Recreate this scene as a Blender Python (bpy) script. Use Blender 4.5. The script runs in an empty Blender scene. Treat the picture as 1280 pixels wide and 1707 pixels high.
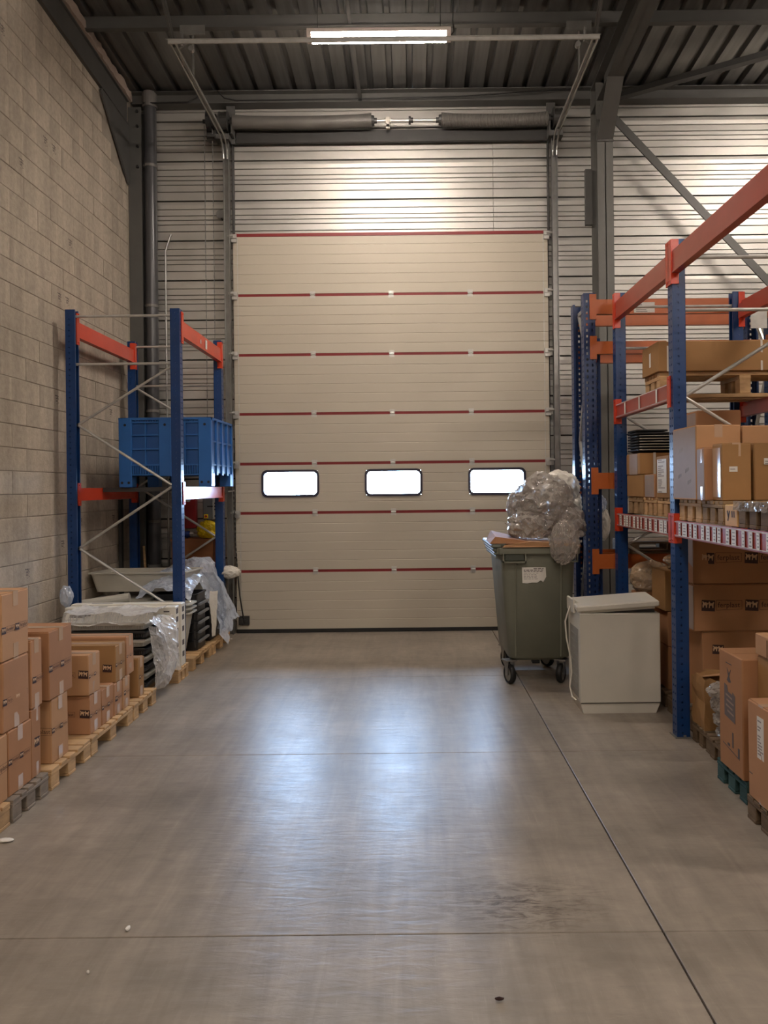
import bpy, bmesh, math, random
from mathutils import Vector, Matrix, noise

random.seed(7)
S = bpy.context.scene
COL = S.collection
PI = math.pi

# ------------------------------------------------------------ camera, world, exposure
cam_d = bpy.data.cameras.new('camera')
cam = bpy.data.objects.new('camera', cam_d)
COL.objects.link(cam)
cam.location = (0, 0, 1.65)
cam.rotation_euler = (Matrix.Rotation(PI / 2, 3, 'X') @ Matrix.Rotation(-0.0112, 3, 'Z')).to_euler()
cam_d.sensor_fit = 'VERTICAL'
cam_d.sensor_height = 36.0
cam_d.lens = 36.0 * 1280 / 1707
cam_d.shift_x = (640 - 685) / 1707
cam_d.shift_y = (812 - 853.5) / 1707
cam_d.clip_end = 200
S.camera = cam

W = bpy.data.worlds.new('world')
S.world = W
W.use_nodes = True
bg = W.node_tree.nodes['Background']
bg.inputs[0].default_value = (0.46, 0.67, 1.0, 1)     # bright hazy daylight outside the door
bg.inputs[1].default_value = 80.0
S.view_settings.view_transform = 'Standard'
S.view_settings.look = 'None'
S.view_settings.gamma = 1
S.view_settings.use_curve_mapping = False
S.view_settings.exposure = 0.12
LAMP_POWER = 150.0
S.cycles.use_denoising = True
S.cycles.max_bounces = 8
S.cycles.diffuse_bounces = 4
S.cycles.transparent_max_bounces = 16
S.cycles.caustics_reflective = False
S.cycles.caustics_refractive = False
S.cycles.sample_clamp_indirect = 6.0

# daylight portals at the three door windows (guide the sky sampling)
for px in (-1.378, -0.198, 0.985):
    ld = bpy.data.lights.new('window_portal', 'AREA')
    ld.shape = 'RECTANGLE'; ld.size = 0.63; ld.size_y = 0.29
    ld.cycles.is_portal = True
    lo = bpy.data.objects.new('window_portal', ld)
    lo.location = (px, 8.845, 1.707); lo.rotation_euler = (-PI / 2, 0, 0)
    COL.objects.link(lo)

# ------------------------------------------------------------ materials
def lin(c):
    return tuple(((v / 255) / 12.92 if v / 255 <= 0.04045 else ((v / 255 + 0.055) / 1.055) ** 2.4) for v in c)

MATS = {}
def mat(name, col, rough=0.5, metal=0.0, var=0.12, scale=6.0, bump=0.0, bscale=40.0, objvar=0.0, stretch=(1, 1, 1), spec=0.5, rvar=0.0):
    if name in MATS:
        return MATS[name]
    m = bpy.data.materials.new(name)
    m.use_nodes = True
    nt = m.node_tree; N = nt.nodes; L = nt.links
    p = N['Principled BSDF']
    c = lin(col)
    p.inputs['Roughness'].default_value = rough
    p.inputs['Metallic'].default_value = metal
    p.inputs['Specular IOR Level'].default_value = spec
    geo = N.new('ShaderNodeNewGeometry')
    mp = N.new('ShaderNodeMapping'); mp.inputs['Scale'].default_value = stretch
    L.new(geo.outputs['Position'], mp.inputs['Vector'])
    nz = N.new('ShaderNodeTexNoise'); nz.inputs['Scale'].default_value = scale; nz.inputs['Detail'].default_value = 6
    L.new(mp.outputs[0], nz.inputs['Vector'])
    rmp = N.new('ShaderNodeMapRange')
    rmp.inputs['From Min'].default_value = 0.3; rmp.inputs['From Max'].default_value = 0.7
    rmp.inputs['To Min'].default_value = 1 - var; rmp.inputs['To Max'].default_value = 1 + var
    L.new(nz.outputs['Fac'], rmp.inputs['Value'])
    val = rmp.outputs[0]
    if objvar:
        oi = N.new('ShaderNodeObjectInfo')
        r2 = N.new('ShaderNodeMapRange'); r2.inputs['To Min'].default_value = 1 - objvar; r2.inputs['To Max'].default_value = 1 + objvar
        L.new(oi.outputs['Random'], r2.inputs['Value'])
        mu = N.new('ShaderNodeMath'); mu.operation = 'MULTIPLY'
        L.new(val, mu.inputs[0]); L.new(r2.outputs[0], mu.inputs[1]); val = mu.outputs[0]
    vm = N.new('ShaderNodeVectorMath'); vm.operation = 'SCALE'
    vm.inputs[0].default_value = c
    L.new(val, vm.inputs['Scale'])
    L.new(vm.outputs[0], p.inputs['Base Color'])
    if rvar:
        r3 = N.new('ShaderNodeMapRange'); r3.inputs['From Min'].default_value = 0.3; r3.inputs['From Max'].default_value = 0.7
        r3.inputs['To Min'].default_value = max(0.02, rough - rvar); r3.inputs['To Max'].default_value = rough + rvar
        L.new(nz.outputs['Fac'], r3.inputs['Value']); L.new(r3.outputs[0], p.inputs['Roughness'])
    if bump:
        n2 = N.new('ShaderNodeTexNoise'); n2.inputs['Scale'].default_value = bscale; n2.inputs['Detail'].default_value = 5
        L.new(mp.outputs[0], n2.inputs['Vector'])
        b = N.new('ShaderNodeBump'); b.inputs['Strength'].default_value = bump; b.inputs['Distance'].default_value = 0.01
        L.new(n2.outputs['Fac'], b.inputs['Height']); L.new(b.outputs[0], p.inputs['Normal'])
    MATS[name] = m
    return m

def emit(name, col, strength):
    m = bpy.data.materials.new(name); m.use_nodes = True
    nt = m.node_tree; nt.nodes.clear()
    e = nt.nodes.new('ShaderNodeEmission'); e.inputs[0].default_value = (*col, 1); e.inputs[1].default_value = strength
    o = nt.nodes.new('ShaderNodeOutputMaterial'); nt.links.new(e.outputs[0], o.inputs[0])
    return m

def film(name, tint, lo, hi, rough=0.12, bump=0.55, scale=11):
    """clear plastic film: see-through where it faces you, whiter and shinier on the folds"""
    m = bpy.data.materials.new(name); m.use_nodes = True
    nt = m.node_tree; N = nt.nodes; L = nt.links
    p = N['Principled BSDF']; p.inputs['Base Color'].default_value = (*lin(tint), 1)
    p.inputs['Roughness'].default_value = rough; p.inputs['Specular IOR Level'].default_value = 1.0
    geo = N.new('ShaderNodeNewGeometry')
    mp = N.new('ShaderNodeMapping'); mp.inputs['Scale'].default_value = (1, 1, 0.55); mp.inputs['Rotation'].default_value = (0.5, 0.4, 0.2)
    L.new(geo.outputs['Position'], mp.inputs['Vector'])
    nz = N.new('ShaderNodeTexNoise'); nz.inputs['Scale'].default_value = scale; nz.inputs['Detail'].default_value = 4; nz.inputs['Distortion'].default_value = 1.5
    nz.noise_type = 'RIDGED_MULTIFRACTAL'; nz.normalize = True
    L.new(mp.outputs[0], nz.inputs['Vector'])
    b = N.new('ShaderNodeBump'); b.inputs['Strength'].default_value = bump; b.inputs['Distance'].default_value = 0.02
    L.new(nz.outputs['Fac'], b.inputs['Height']); L.new(b.outputs[0], p.inputs['Normal'])
    lw = N.new('ShaderNodeLayerWeight'); lw.inputs[0].default_value = 0.45
    L.new(b.outputs[0], lw.inputs['Normal'])
    r = N.new('ShaderNodeMapRange'); r.inputs['To Min'].default_value = lo; r.inputs['To Max'].default_value = hi
    L.new(lw.outputs['Facing'], r.inputs['Value'])
    t = N.new('ShaderNodeBsdfTransparent'); t.inputs[0].default_value = (0.96, 0.96, 0.97, 1)
    mx = N.new('ShaderNodeMixShader')
    L.new(r.outputs[0], mx.inputs[0]); L.new(t.outputs[0], mx.inputs[1]); L.new(p.outputs[0], mx.inputs[2])
    L.new(mx.outputs[0], N['Material Output'].inputs[0])
    return m

def concrete_floor():
    m = bpy.data.materials.new('polished_concrete'); m.use_nodes = True
    nt = m.node_tree; N = nt.nodes; L = nt.links
    p = N['Principled BSDF']
    geo = N.new('ShaderNodeNewGeometry')
    def nz(scale, stretch=(1, 1, 1), detail=8, dist=0.0, rough=0.6):
        mp = N.new('ShaderNodeMapping'); mp.inputs['Scale'].default_value = stretch
        L.new(geo.outputs['Position'], mp.inputs['Vector'])
        n = N.new('ShaderNodeTexNoise'); n.inputs['Scale'].default_value = scale; n.inputs['Detail'].default_value = detail
        n.inputs['Distortion'].default_value = dist; n.inputs['Roughness'].default_value = rough
        L.new(mp.outputs[0], n.inputs['Vector']); return n.outputs['Fac']
    def rng(s, a, b, c, d):
        r = N.new('ShaderNodeMapRange'); r.inputs['From Min'].default_value = a; r.inputs['From Max'].default_value = b
        r.inputs['To Min'].default_value = c; r.inputs['To Max'].default_value = d
        L.new(s, r.inputs['Value']); return r.outputs[0]
    def mul(a, b):
        k = N.new('ShaderNodeMath'); k.operation = 'MULTIPLY'; L.new(a, k.inputs[0]); L.new(b, k.inputs[1]); return k.outputs[0]
    clouds = rng(nz(1.1, (1.0, 1.6, 1)), 0.3, 0.7, 0.76, 1.18)
    fine = rng(nz(9, (0.8, 1.5, 1), dist=0.6), 0.3, 0.7, 0.88, 1.10)
    streak = rng(nz(3.5, (3.0, 0.35, 1), dist=0.8), 0.32, 0.7, 0.80, 1.10)
    scratch = rng(nz(14, (6.0, 0.5, 1), detail=4), 0.62, 0.78, 1.0, 1.22)
    v = mul(mul(clouds, fine), mul(streak, scratch))
    # dark oily stain left on the slab, beside the cross joint
    sp = N.new('ShaderNodeVectorMath'); sp.operation = 'SUBTRACT'; sp.inputs[1].default_value = (0.42, 3.03, 0.0)
    L.new(geo.outputs['Position'], sp.inputs[0])
    sc = N.new('ShaderNodeVectorMath'); sc.operation = 'MULTIPLY'; sc.inputs[1].default_value = (2.6, 4.2, 1)
    L.new(sp.outputs[0], sc.inputs[0])
    ln = N.new('ShaderNodeVectorMath'); ln.operation = 'LENGTH'; L.new(sc.outputs[0], ln.inputs[0])
    near = rng(ln.outputs['Value'], 0.15, 1.1, 1.0, 0.0)
    spots = rng(nz(16, (0.55, 2.0, 1), detail=9, dist=1.3, rough=0.7), 0.46, 0.62, 0.0, 0.95)
    st = mul(near, spots)
    specks = rng(nz(34, (0.5, 1.3, 1), detail=2), 0.80, 0.86, 0.0, 0.5)
    mx = N.new('ShaderNodeMath'); mx.operation = 'MAXIMUM'; L.new(st, mx.inputs[0]); L.new(specks, mx.inputs[1])
    base = N.new('ShaderNodeVectorMath'); base.operation = 'SCALE'; base.inputs[0].default_value = lin((150, 140, 127))
    L.new(v, base.inputs['Scale'])
    mix = N.new('ShaderNodeMix'); mix.data_type = 'RGBA'
    L.new(mx.outputs[0], mix.inputs['Factor']); L.new(base.outputs[0], mix.inputs['A'])
    mix.inputs['B'].default_value = (*lin((62, 46, 34)), 1)
    L.new(mix.outputs['Result'], p.inputs['Base Color'])
    rr = N.new('ShaderNodeMath'); rr.operation = 'ADD'
    L.new(rng(nz(2.2, (1.4, 1.0, 1), dist=0.7), 0.25, 0.75, 0.29, 0.38), rr.inputs[0])
    L.new(rng(nz(24, (1.6, 0.9, 1), dist=1.0), 0.2, 0.8, -0.02, 0.04), rr.inputs[1])
    L.new(rr.outputs[0], p.inputs['Roughness'])
    p.inputs['Specular IOR Level'].default_value = 0.62
    b = N.new('ShaderNodeBump'); b.inputs['Strength'].default_value = 0.55; b.inputs['Distance'].default_value = 0.004
    L.new(nz(13, (0.45, 1.9, 1), detail=6, dist=0.5), b.inputs['Height']); L.new(b.outputs[0], p.inputs['Normal'])
    return m

def block_mat():
    """concrete block: fine grain, the darker bands of the hollow cells, soft darker upright streaks"""
    m = bpy.data.materials.new('concrete_block'); m.use_nodes = True
    nt = m.node_tree; N = nt.nodes; L = nt.links
    p = N['Principled BSDF']; p.inputs['Roughness'].default_value = 0.92; p.inputs['Specular IOR Level'].default_value = 0.2
    geo = N.new('ShaderNodeNewGeometry')
    def nz(scale, stretch=(1, 1, 1), detail=6):
        mp = N.new('ShaderNodeMapping'); mp.inputs['Scale'].default_value = stretch
        L.new(geo.outputs['Position'], mp.inputs['Vector'])
        n = N.new('ShaderNodeTexNoise'); n.inputs['Scale'].default_value = scale; n.inputs['Detail'].default_value = detail
        L.new(mp.outputs[0], n.inputs['Vector']); return n.outputs['Fac']
    def rng(s, a, b, c, d):
        r = N.new('ShaderNodeMapRange'); r.inputs['From Min'].default_value = a; r.inputs['From Max'].default_value = b
        r.inputs['To Min'].default_value = c; r.inputs['To Max'].default_value = d
        L.new(s, r.inputs['Value']); return r.outputs[0]
    def mul(a, b):
        k = N.new('ShaderNodeMath'); k.operation = 'MULTIPLY'; L.new(a, k.inputs[0]); L.new(b, k.inputs[1]); return k.outputs[0]
    oi = N.new('ShaderNodeObjectInfo')
    tc = N.new('ShaderNodeTexCoord')
    sx = N.new('ShaderNodeSeparateXYZ'); L.new(tc.outputs['Object'], sx.inputs[0])
    # half of each block a touch darker, which half by chance
    off = rng(oi.outputs['Random'], 0, 1, -0.22, 0.22)
    df = N.new('ShaderNodeMath'); df.operation = 'SUBTRACT'; L.new(sx.outputs['Y'], df.inputs[0]); L.new(off, df.inputs[1])
    half = rng(df.outputs[0], -0.01, 0.01, 0.90, 1.03)
    ran = rng(oi.outputs['Random'], 0, 1, 0.93, 1.07)
    v = mul(mul(mul(rng(nz(26), 0.3, 0.7, 0.9, 1.1), rng(nz(0.9, (1, 1, 0.5)), 0.3, 0.7, 0.82, 1.14)), rng(nz(3.2, (1, 2.2, 0.25)), 0.3, 0.66, 0.86, 1.07)), mul(half, ran))
    s = N.new('ShaderNodeVectorMath'); s.operation = 'SCALE'; s.inputs[0].default_value = lin((184, 172, 156))
    L.new(v, s.inputs['Scale']); L.new(s.outputs[0], p.inputs['Base Color'])
    b = N.new('ShaderNodeBump'); b.inputs['Strength'].default_value = 0.5; b.inputs['Distance'].default_value = 0.006
    L.new(nz(60), b.inputs['Height']); L.new(b.outputs[0], p.inputs['Normal'])
    return m

FLOOR = concrete_floor()
BLOCK = block_mat()
MORTAR = mat('mortar', (160, 150, 136), 0.95, bump=0.4)
JOINT = mat('joint_filler', (70, 60, 50), 0.9)
CLAD = mat('steel_cladding', (188, 185, 178), 0.46, metal=0.62, var=0.08, scale=2.0, stretch=(1.2, 1, 1.6), rvar=0.05)
CLADBACK = mat('cladding_joint', (60, 56, 52), 0.7)
DECK = mat('roof_deck', (140, 139, 136), 0.34, metal=0.7, var=0.15, scale=2.5, stretch=(8, 0.5, 1))
STEEL = mat('grey_painted_steel', (84, 83, 80), 0.5, var=0.08)
STEEL2 = mat('grey_column_paint', (98, 97, 92), 0.5, var=0.06)
DARK = mat('dark_steel', (52, 51, 49), 0.5, var=0.1)
BLACK = mat('black_rubber', (24, 23, 23), 0.6)
BLACKP = mat('black_plastic', (26, 27, 30), 0.38, var=0.15)
ZINC = mat('zinc_plated', (190, 188, 182), 0.36, metal=0.5, var=0.12, scale=14)
ZINCD = mat('galvanised_track', (150, 149, 145), 0.36, metal=0.7, var=0.14, scale=10)
DOORM = mat('door_cream', (184, 175, 158), 0.5, var=0.03, scale=1.5)
RED = mat('red_seal', (122, 24, 26), 0.5)
REDBOX = mat('red_cabinet', (150, 18, 28), 0.4)
PVC = mat('grey_pvc', (70, 70, 72), 0.3, var=0.1)
BLUE = mat('rack_blue', (15, 55, 107), 0.33, var=0.10, scale=7)
NAVY = mat('rack_blue_worn', (18, 48, 94), 0.36, var=0.2, scale=9)
BOXBLUE = mat('pallet_box_blue', (38, 98, 166), 0.42, var=0.06)
BOXBLUED = mat('pallet_box_blue_inset', (28, 80, 142), 0.45, var=0.06)
ORANGE = mat('beam_orange_red', (205, 66, 40), 0.26, var=0.08)
ORANGE2 = mat('beam_orange', (190, 98, 42), 0.38, var=0.10)
ORANGE3 = mat('beam_dull_red', (164, 66, 48), 0.30, var=0.07)
CARD = [mat('cardboard_%d' % i, c, 0.75, var=0.05, scale=5, objvar=0.06, spec=0.25, bump=0.06, bscale=9, stretch=(1, 1, 1.5)) for i, c in enumerate(((178, 133, 98), (186, 143, 104), (170, 124, 88), (160, 122, 80)))]
CARDIN = mat('cardboard_edge', (120, 86, 58), 0.9)
CARDP = mat('cardboard_grey_tone', (158, 142, 134), 0.7, var=0.06)  # grey laid on aisle-facing sides, some of it light put into the colour
TAPE = mat('clear_tape', (196, 166, 140), 0.14, var=0.06, spec=0.8)
WTAPE = mat('white_strap', (214, 208, 196), 0.4)
INK = mat('print_ink', (58, 34, 30), 0.7)
INKG = mat('print_grey_ink', (84, 76, 76), 0.7)
INKL = mat('faint_grey_ink', (150, 142, 138), 0.7)
CARDL = mat('print_ground', (206, 172, 136), 0.75)
WOOD = [mat('pallet_wood_%d' % i, c, 0.8, var=0.18, scale=9, stretch=(1, 1, 3), bump=0.25, bscale=24, objvar=0.14, spec=0.25) for i, c in enumerate(((190, 156, 114), (136, 124, 110), (150, 124, 92), (112, 94, 74), (58, 84, 84)))]
PLY = mat('plywood', (134, 82, 44), 0.5, var=0.16, scale=4, stretch=(1, 1, 6))
WHITEC = mat('white_carton', (222, 217, 204), 0.5, var=0.03)
APPL = mat('white_enamel', (202, 198, 186), 0.4, var=0.03)
APPLG = mat('grey_vent', (140, 138, 130), 0.6)
TRAY = mat('grey_plastic_tray', (188, 184, 172), 0.4, var=0.05)
BIN = mat('bin_green_grey', (114, 115, 101), 0.46, var=0.08, scale=5)
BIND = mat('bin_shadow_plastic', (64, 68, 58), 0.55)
PAPER = mat('paper_label', (222, 218, 210), 0.6, var=0.04)
YELLOW = mat('yellow_bag', (226, 196, 16), 0.35)
CTRL = mat('control_grey', (96, 98, 100), 0.45)
FOAM = mat('foam_seal', (176, 158, 144), 0.95, bump=0.8, bscale=60)
FILMC = film('clear_film', (232, 231, 230), 0.26, 0.92, 0.07)
FILMB = film('bluish_film', (205, 216, 232), 0.38, 0.95)
FILMW = film('white_film', (226, 220, 206), 0.75, 0.98, rough=0.3, bump=0.3, scale=7)
FILMG = film('grey_film', (172, 164, 155), 0.45, 0.97, rough=0.07, bump=1.0, scale=13)
LAMPM = emit('lamp_diffuser', (1.0, 0.875, 0.775), LAMP_POWER)
LAMPH = mat('lamp_housing', (200, 186, 178), 0.5)

def glass():
    m = bpy.data.materials.new('window_glass'); m.use_nodes = True
    nt = m.node_tree; N = nt.nodes; L = nt.links
    N.remove(N['Principled BSDF'])
    t = N.new('ShaderNodeBsdfTransparent'); t.inputs[0].default_value = (0.94, 0.96, 0.97, 1)
    g = N.new('ShaderNodeBsdfGlossy'); g.inputs['Roughness'].default_value = 0.03
    lw = N.new('ShaderNodeFresnel'); lw.inputs[0].default_value = 1.45
    mx = N.new('ShaderNodeMixShader')
    L.new(lw.outputs[0], mx.inputs[0]); L.new(t.outputs[0], mx.inputs[1]); L.new(g.outputs[0], mx.inputs[2])
    L.new(mx.outputs[0], N['Material Output'].inputs[0])
    return m
GLASS = glass()

# ------------------------------------------------------------ mesh builder
class MB:
    def __init__(s):
        s.v = []; s.f = []; s.m = []
    def add(s, vs, fs, mi=0):
        b = len(s.v)
        s.v += [tuple(v) for v in vs]
        s.f += [tuple(b + i for i in f) for f in fs]
        s.m += [mi] * len(fs)
        return s
    def box(s, x0, x1, y0, y1, z0, z1, mi=0):
        if x0 > x1: x0, x1 = x1, x0
        if y0 > y1: y0, y1 = y1, y0
        if z0 > z1: z0, z1 = z1, z0
        return s.add([(x0, y0, z0), (x1, y0, z0), (x1, y1, z0), (x0, y1, z0), (x0, y0, z1), (x1, y0, z1), (x1, y1, z1), (x0, y1, z1)],
                     [(0, 3, 2, 1), (4, 5, 6, 7), (0, 1, 5, 4), (1, 2, 6, 5), (2, 3, 7, 6), (3, 0, 4, 7)], mi)
    def cbox(s, x0, x1, y0, y1, z0, z1, c=0.006, mi=0):
        """box with chamfered edges"""
        bm = bmesh.new()
        bmesh.ops.create_cube(bm, size=1)
        for v in bm.verts:
            v.co = Vector(((x0 + x1) / 2 + v.co.x * (x1 - x0), (y0 + y1) / 2 + v.co.y * (y1 - y0), (z0 + z1) / 2 + v.co.z * (z1 - z0)))
        bmesh.ops.bevel(bm, geom=bm.edges[:], offset=c, segments=1, affect='EDGES', profile=0.5)
        s.addbm(bm, mi); return s
    def addbm(s, bm, mi=0):
        bm.verts.index_update()
        s.add([v.co for v in bm.verts], [[v.index for v in f.verts] for f in bm.faces], mi)
        bm.free()
    def prism(s, poly, axis, a0, a1, mi=0):
        """extrude a 2D outline along an axis; x: (y,z) y: (x,z) z: (x,y)"""
        n = len(poly)
        def P(p, a):
            return (a, p[0], p[1]) if axis == 'x' else (p[0], a, p[1]) if axis == 'y' else (p[0], p[1], a)
        vs = [P(p, a0) for p in poly] + [P(p, a1) for p in poly]
        fs = [(i, (i + 1) % n, n + (i + 1) % n, n + i) for i in range(n)] + [tuple(range(n))[::-1], tuple(range(n, 2 * n))]
        return s.add(vs, fs, mi)
    def tube(s, pts, r, n=8, mi=0, cap=True):
        pts = [Vector(p) for p in pts]
        rs = r if isinstance(r, (list, tuple)) else [r] * len(pts)
        vs = []; fs = []
        up = None
        for i, p in enumerate(pts):
            d = (pts[min(i + 1, len(pts) - 1)] - pts[max(i - 1, 0)]).normalized()
            if up is None:
                up = Vector((0, 0, 1)) if abs(d.z) < 0.9 else Vector((1, 0, 0))
            a = d.cross(up).normalized(); b2 = a.cross(d).normalized(); up = b2
            for k in range(n):
                t = 2 * PI * k / n
                vs.append(p + (a * math.cos(t) + b2 * math.sin(t)) * rs[i])
        for i in range(len(pts) - 1):
            for k in range(n):
                fs.append((i * n + k, i * n + (k + 1) % n, (i + 1) * n + (k + 1) % n, (i + 1) * n + k))
        if cap:
            fs.append(tuple(range(n))[::-1]); fs.append(tuple((len(pts) - 1) * n + k for k in range(n)))
        return s.add(vs, fs, mi)
    def bar(s, p0, p1, w, t, side=(0, 1, 0), mi=0):
        """flat bar between two points, w wide across, t thick along 'side'"""
        p0 = Vector(p0); p1 = Vector(p1); d = (p1 - p0).normalized(); sd = Vector(side)
        sd = (sd - d * sd.dot(d)).normalized(); a = d.cross(sd).normalized()
        vs = []
        for p in (p0, p1):
            for i, j in ((-1, -1), (1, -1), (1, 1), (-1, 1)):
                vs.append(p + a * (w / 2 * i) + sd * (t / 2 * j))
        return s.add(vs, [(0, 3, 2, 1), (4, 5, 6, 7), (0, 1, 5, 4), (1, 2, 6, 5), (2, 3, 7, 6), (3, 0, 4, 7)], mi)
    def ring(s, axis, c, r0, r1, a0, a1, n=16, mi=0):
        """hollow disc"""
        vs = []; fs = []
        for a in (a0, a1):
            for r in (r0, r1):
                for k in range(n):
                    t = 2 * PI * k / n; u = math.cos(t) * r; w = math.sin(t) * r
                    vs.append((a, c[0] + u, c[1] + w) if axis == 'x' else (c[0] + u, a, c[1] + w) if axis == 'y' else (c[0] + u, c[1] + w, a))
        for k in range(n):
            j = (k + 1) % n
            A, B, C, D = 0, n, 2 * n, 3 * n
            fs += [(A + k, A + j, B + j, B + k), (C + k, D + k, D + j, C + j), (B + k, B + j, D + j, D + k), (A + k, C + k, C + j, A + j)]
        return s.add(vs, fs, mi)
    def xform(s, M):
        s.v = [tuple(M @ Vector(v)) for v in s.v]; return s
    def mesh(s, name, mats, smooth=False):
        me = bpy.data.meshes.new(name)
        me.from_pydata(s.v, [], s.f)
        for m in (mats if isinstance(mats, (list, tuple)) else [mats]):
            me.materials.append(m)
        if any(s.m):
            me.polygons.foreach_set('material_index', s.m)
        bm = bmesh.new(); bm.from_mesh(me)
        bmesh.ops.recalc_face_normals(bm, faces=bm.faces[:]); bm.to_mesh(me); bm.free()
        if smooth:
            me.polygons.foreach_set('use_smooth', [True] * len(me.polygons))
            try: me.set_sharp_from_angle(angle=0.9)
            except Exception: pass
        return me
    def build(s, name, mats, parent=None, smooth=False, local=False):
        """link as one object; vertices are in world space unless local (then in the parent's frame)"""
        off = Vector((0, 0, 0))
        if not local:
            if parent is None:
                xs, ys, zs = zip(*s.v)
                off = Vector(((min(xs) + max(xs)) / 2, (min(ys) + max(ys)) / 2, min(zs)))
            else:
                q = parent
                while q is not None:
                    off = off + q.location; q = q.parent
        if off.length:
            s.v = [(v[0] - off.x, v[1] - off.y, v[2] - off.z) for v in s.v]
        o = bpy.data.objects.new(name, s.mesh(name, mats, smooth))
        COL.objects.link(o)
        if parent is None:
            if not local: o.location = off
        else:
            o.parent = parent
        return o

def tag(o, label, cat, group=None, kind=None):
    if label: o['label'] = label
    if cat: o['category'] = cat
    if group: o['group'] = group
    if kind: o['kind'] = kind
    return o

def thing(name, label, cat, loc=(0, 0, 0), rz=0.0, group=None):
    o = bpy.data.objects.new(name, None); COL.objects.link(o)
    o.empty_display_size = 0.1
    o.location = loc; o.rotation_euler = (0, 0, rz)
    return tag(o, label, cat, group)

def struct(name, label=None, cat=None, loc=(0, 0, 0)):
    o = bpy.data.objects.new(name, None); COL.objects.link(o); o.location = loc
    return tag(o, label, cat, None, 'structure')

def inst(name, me, parent, loc, rot=(0, 0, 0), scale=(1, 1, 1)):
    o = bpy.data.objects.new(name, me); COL.objects.link(o)
    o.parent = parent; o.location = loc; o.rotation_euler = rot; o.scale = scale
    return o

CACHE = {}
def cached(key, fn):
    if key not in CACHE: CACHE[key] = fn()
    return CACHE[key]

# ------------------------------------------------------------ STRUCTURE
XL, XR, YB, YN = -3.18, 9.0, 8.90, -9.0      # wall faces
def roof_z(y): return 6.24 + 0.053 * (8.3 - y)

# floor: slabs with saw-cut joints
fl = struct('floor', 'grey polished concrete floor slabs with saw-cut joints', 'floor')
MB().box(-3.6, XR + 0.3, YN - 0.3, 9.2, -0.14, -0.012).build('joint_bed', JOINT, fl)
xs = [-3.55, 0.912, 5.6, XR + 0.2]
ys = [YN - 0.2, -6.83, -4.9, -2.965, -1.03, 0.905, 2.835, 4.765, 6.69, 8.95]
for i in range(3):
    for j in range(len(ys) - 1):
        MB().cbox(xs[i] + 0.004, xs[i + 1] - 0.004, ys[j] + 0.0025, ys[j + 1] - 0.0025, -0.1, 0.0, 0.002).build('slab', FLOOR, fl)

# left wall of concrete blocks
wl = struct('wall_left', 'bare concrete block wall along the aisle', 'wall')
PZ, PY, Z0 = 0.1876, 0.469, -0.063
MB().box(XL - 0.2, XL - 0.006, YN, 8.71, -0.1, 6.9).box(XL - 0.2, XL + 0.008, 8.712, 9.08, -0.1, 6.4).build('mortar_bed_and_filler', MORTAR, wl)  # second box is a filler added to stop daylight leaking past the corner
def course_block(name, w):
    """flush head joints, weathered bed joints"""
    g = 0.0012
    prof = [(-0.09, 0.003), (-0.005, 0.003), (-0.0015, 0.0045), (0, 0.008), (0, PZ - 0.008), (-0.0015, PZ - 0.0045), (-0.005, PZ - 0.003), (-0.09, PZ - 0.003)]
    return MB().prism(prof, 'y', -w / 2 + g, w / 2 - g).mesh(name, BLOCK)
def block_mesh(): return course_block('concrete_block', PY)
def half_mesh(): return course_block('concrete_block_half', PY / 2)
bme, hme = block_mesh(), half_mesh()
rest = MB()
rb = random.Random(3)
blocks = {}
def wall_top(y):   # underside of the rafter and its haunch by the column
    return min(5.80 + 0.053 * (7.93 - y), 5.80 - (y - 7.93) * 0.85) if y > 7.93 else 5.80 + 0.053 * (7.93 - y)
for r in range(33):
    z = Z0 + r * PZ
    y = 8.71
    first = True
    while y > YN + 0.4:
        w = PY / 2 if (first and r % 2) else PY
        first = False
        yc = y - w / 2
        zc = z + PZ * 0.5
        dx = rb.uniform(-0.0022, 0.0018)
        if zc < wall_top(min(y, 8.71)) + 0.12 and z > -0.07:
            if yc > 5.6 and zc > 0.0:
                blocks[(r, round(yc, 1))] = inst('concrete_block', hme if w < PY else bme, wl, (XL + dx, yc, z))
            else:
                rest.box(XL - 0.09, XL + dx, yc - w / 2 + 0.003, yc + w / 2 - 0.003, z + 0.003, z + PZ - 0.003)
        y -= w
o = rest.build('blocks_nearer_the_viewer', BLOCK, wl); o['kind'] = 'stuff'
# dark ink stamps on some blocks (mill marks)
def stamp_mesh():
    m = MB(); rr = random.Random(5)
    for i in range(5):
        for j in range(7):
            if rr.random() < 0.62:
                m.box(0.0005, 0.0012, i * 0.014 - 0.035, i * 0.014 - 0.035 + rr.uniform(0.006, 0.014), j * 0.012, j * 0.012 + rr.uniform(0.005, 0.011))
    return m.mesh('ink_stamp', INKG)
sme = stamp_mesh()
for (yy, zz) in ((6.75, 4.78), (6.95, 4.77), (6.32, 4.23), (7.13, 3.95), (6.97, 3.36), (7.2, 3.47), (7.15, 1.28), (7.4, 1.3), (7.0, 1.05), (8.2, 1.3), (6.35, 1.0), (8.1, 2.45), (6.0, 5.25), (6.95, 2.55)):
    k = min(blocks, key=lambda q: abs(q[1] - yy) + abs(Z0 + (q[0] + 0.5) * PZ - zz))
    b = blocks[k]
    inst('ink_stamp', sme, b, (0, max(-0.08, min(0.08, yy - b.location.y)), 0.055))

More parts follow.
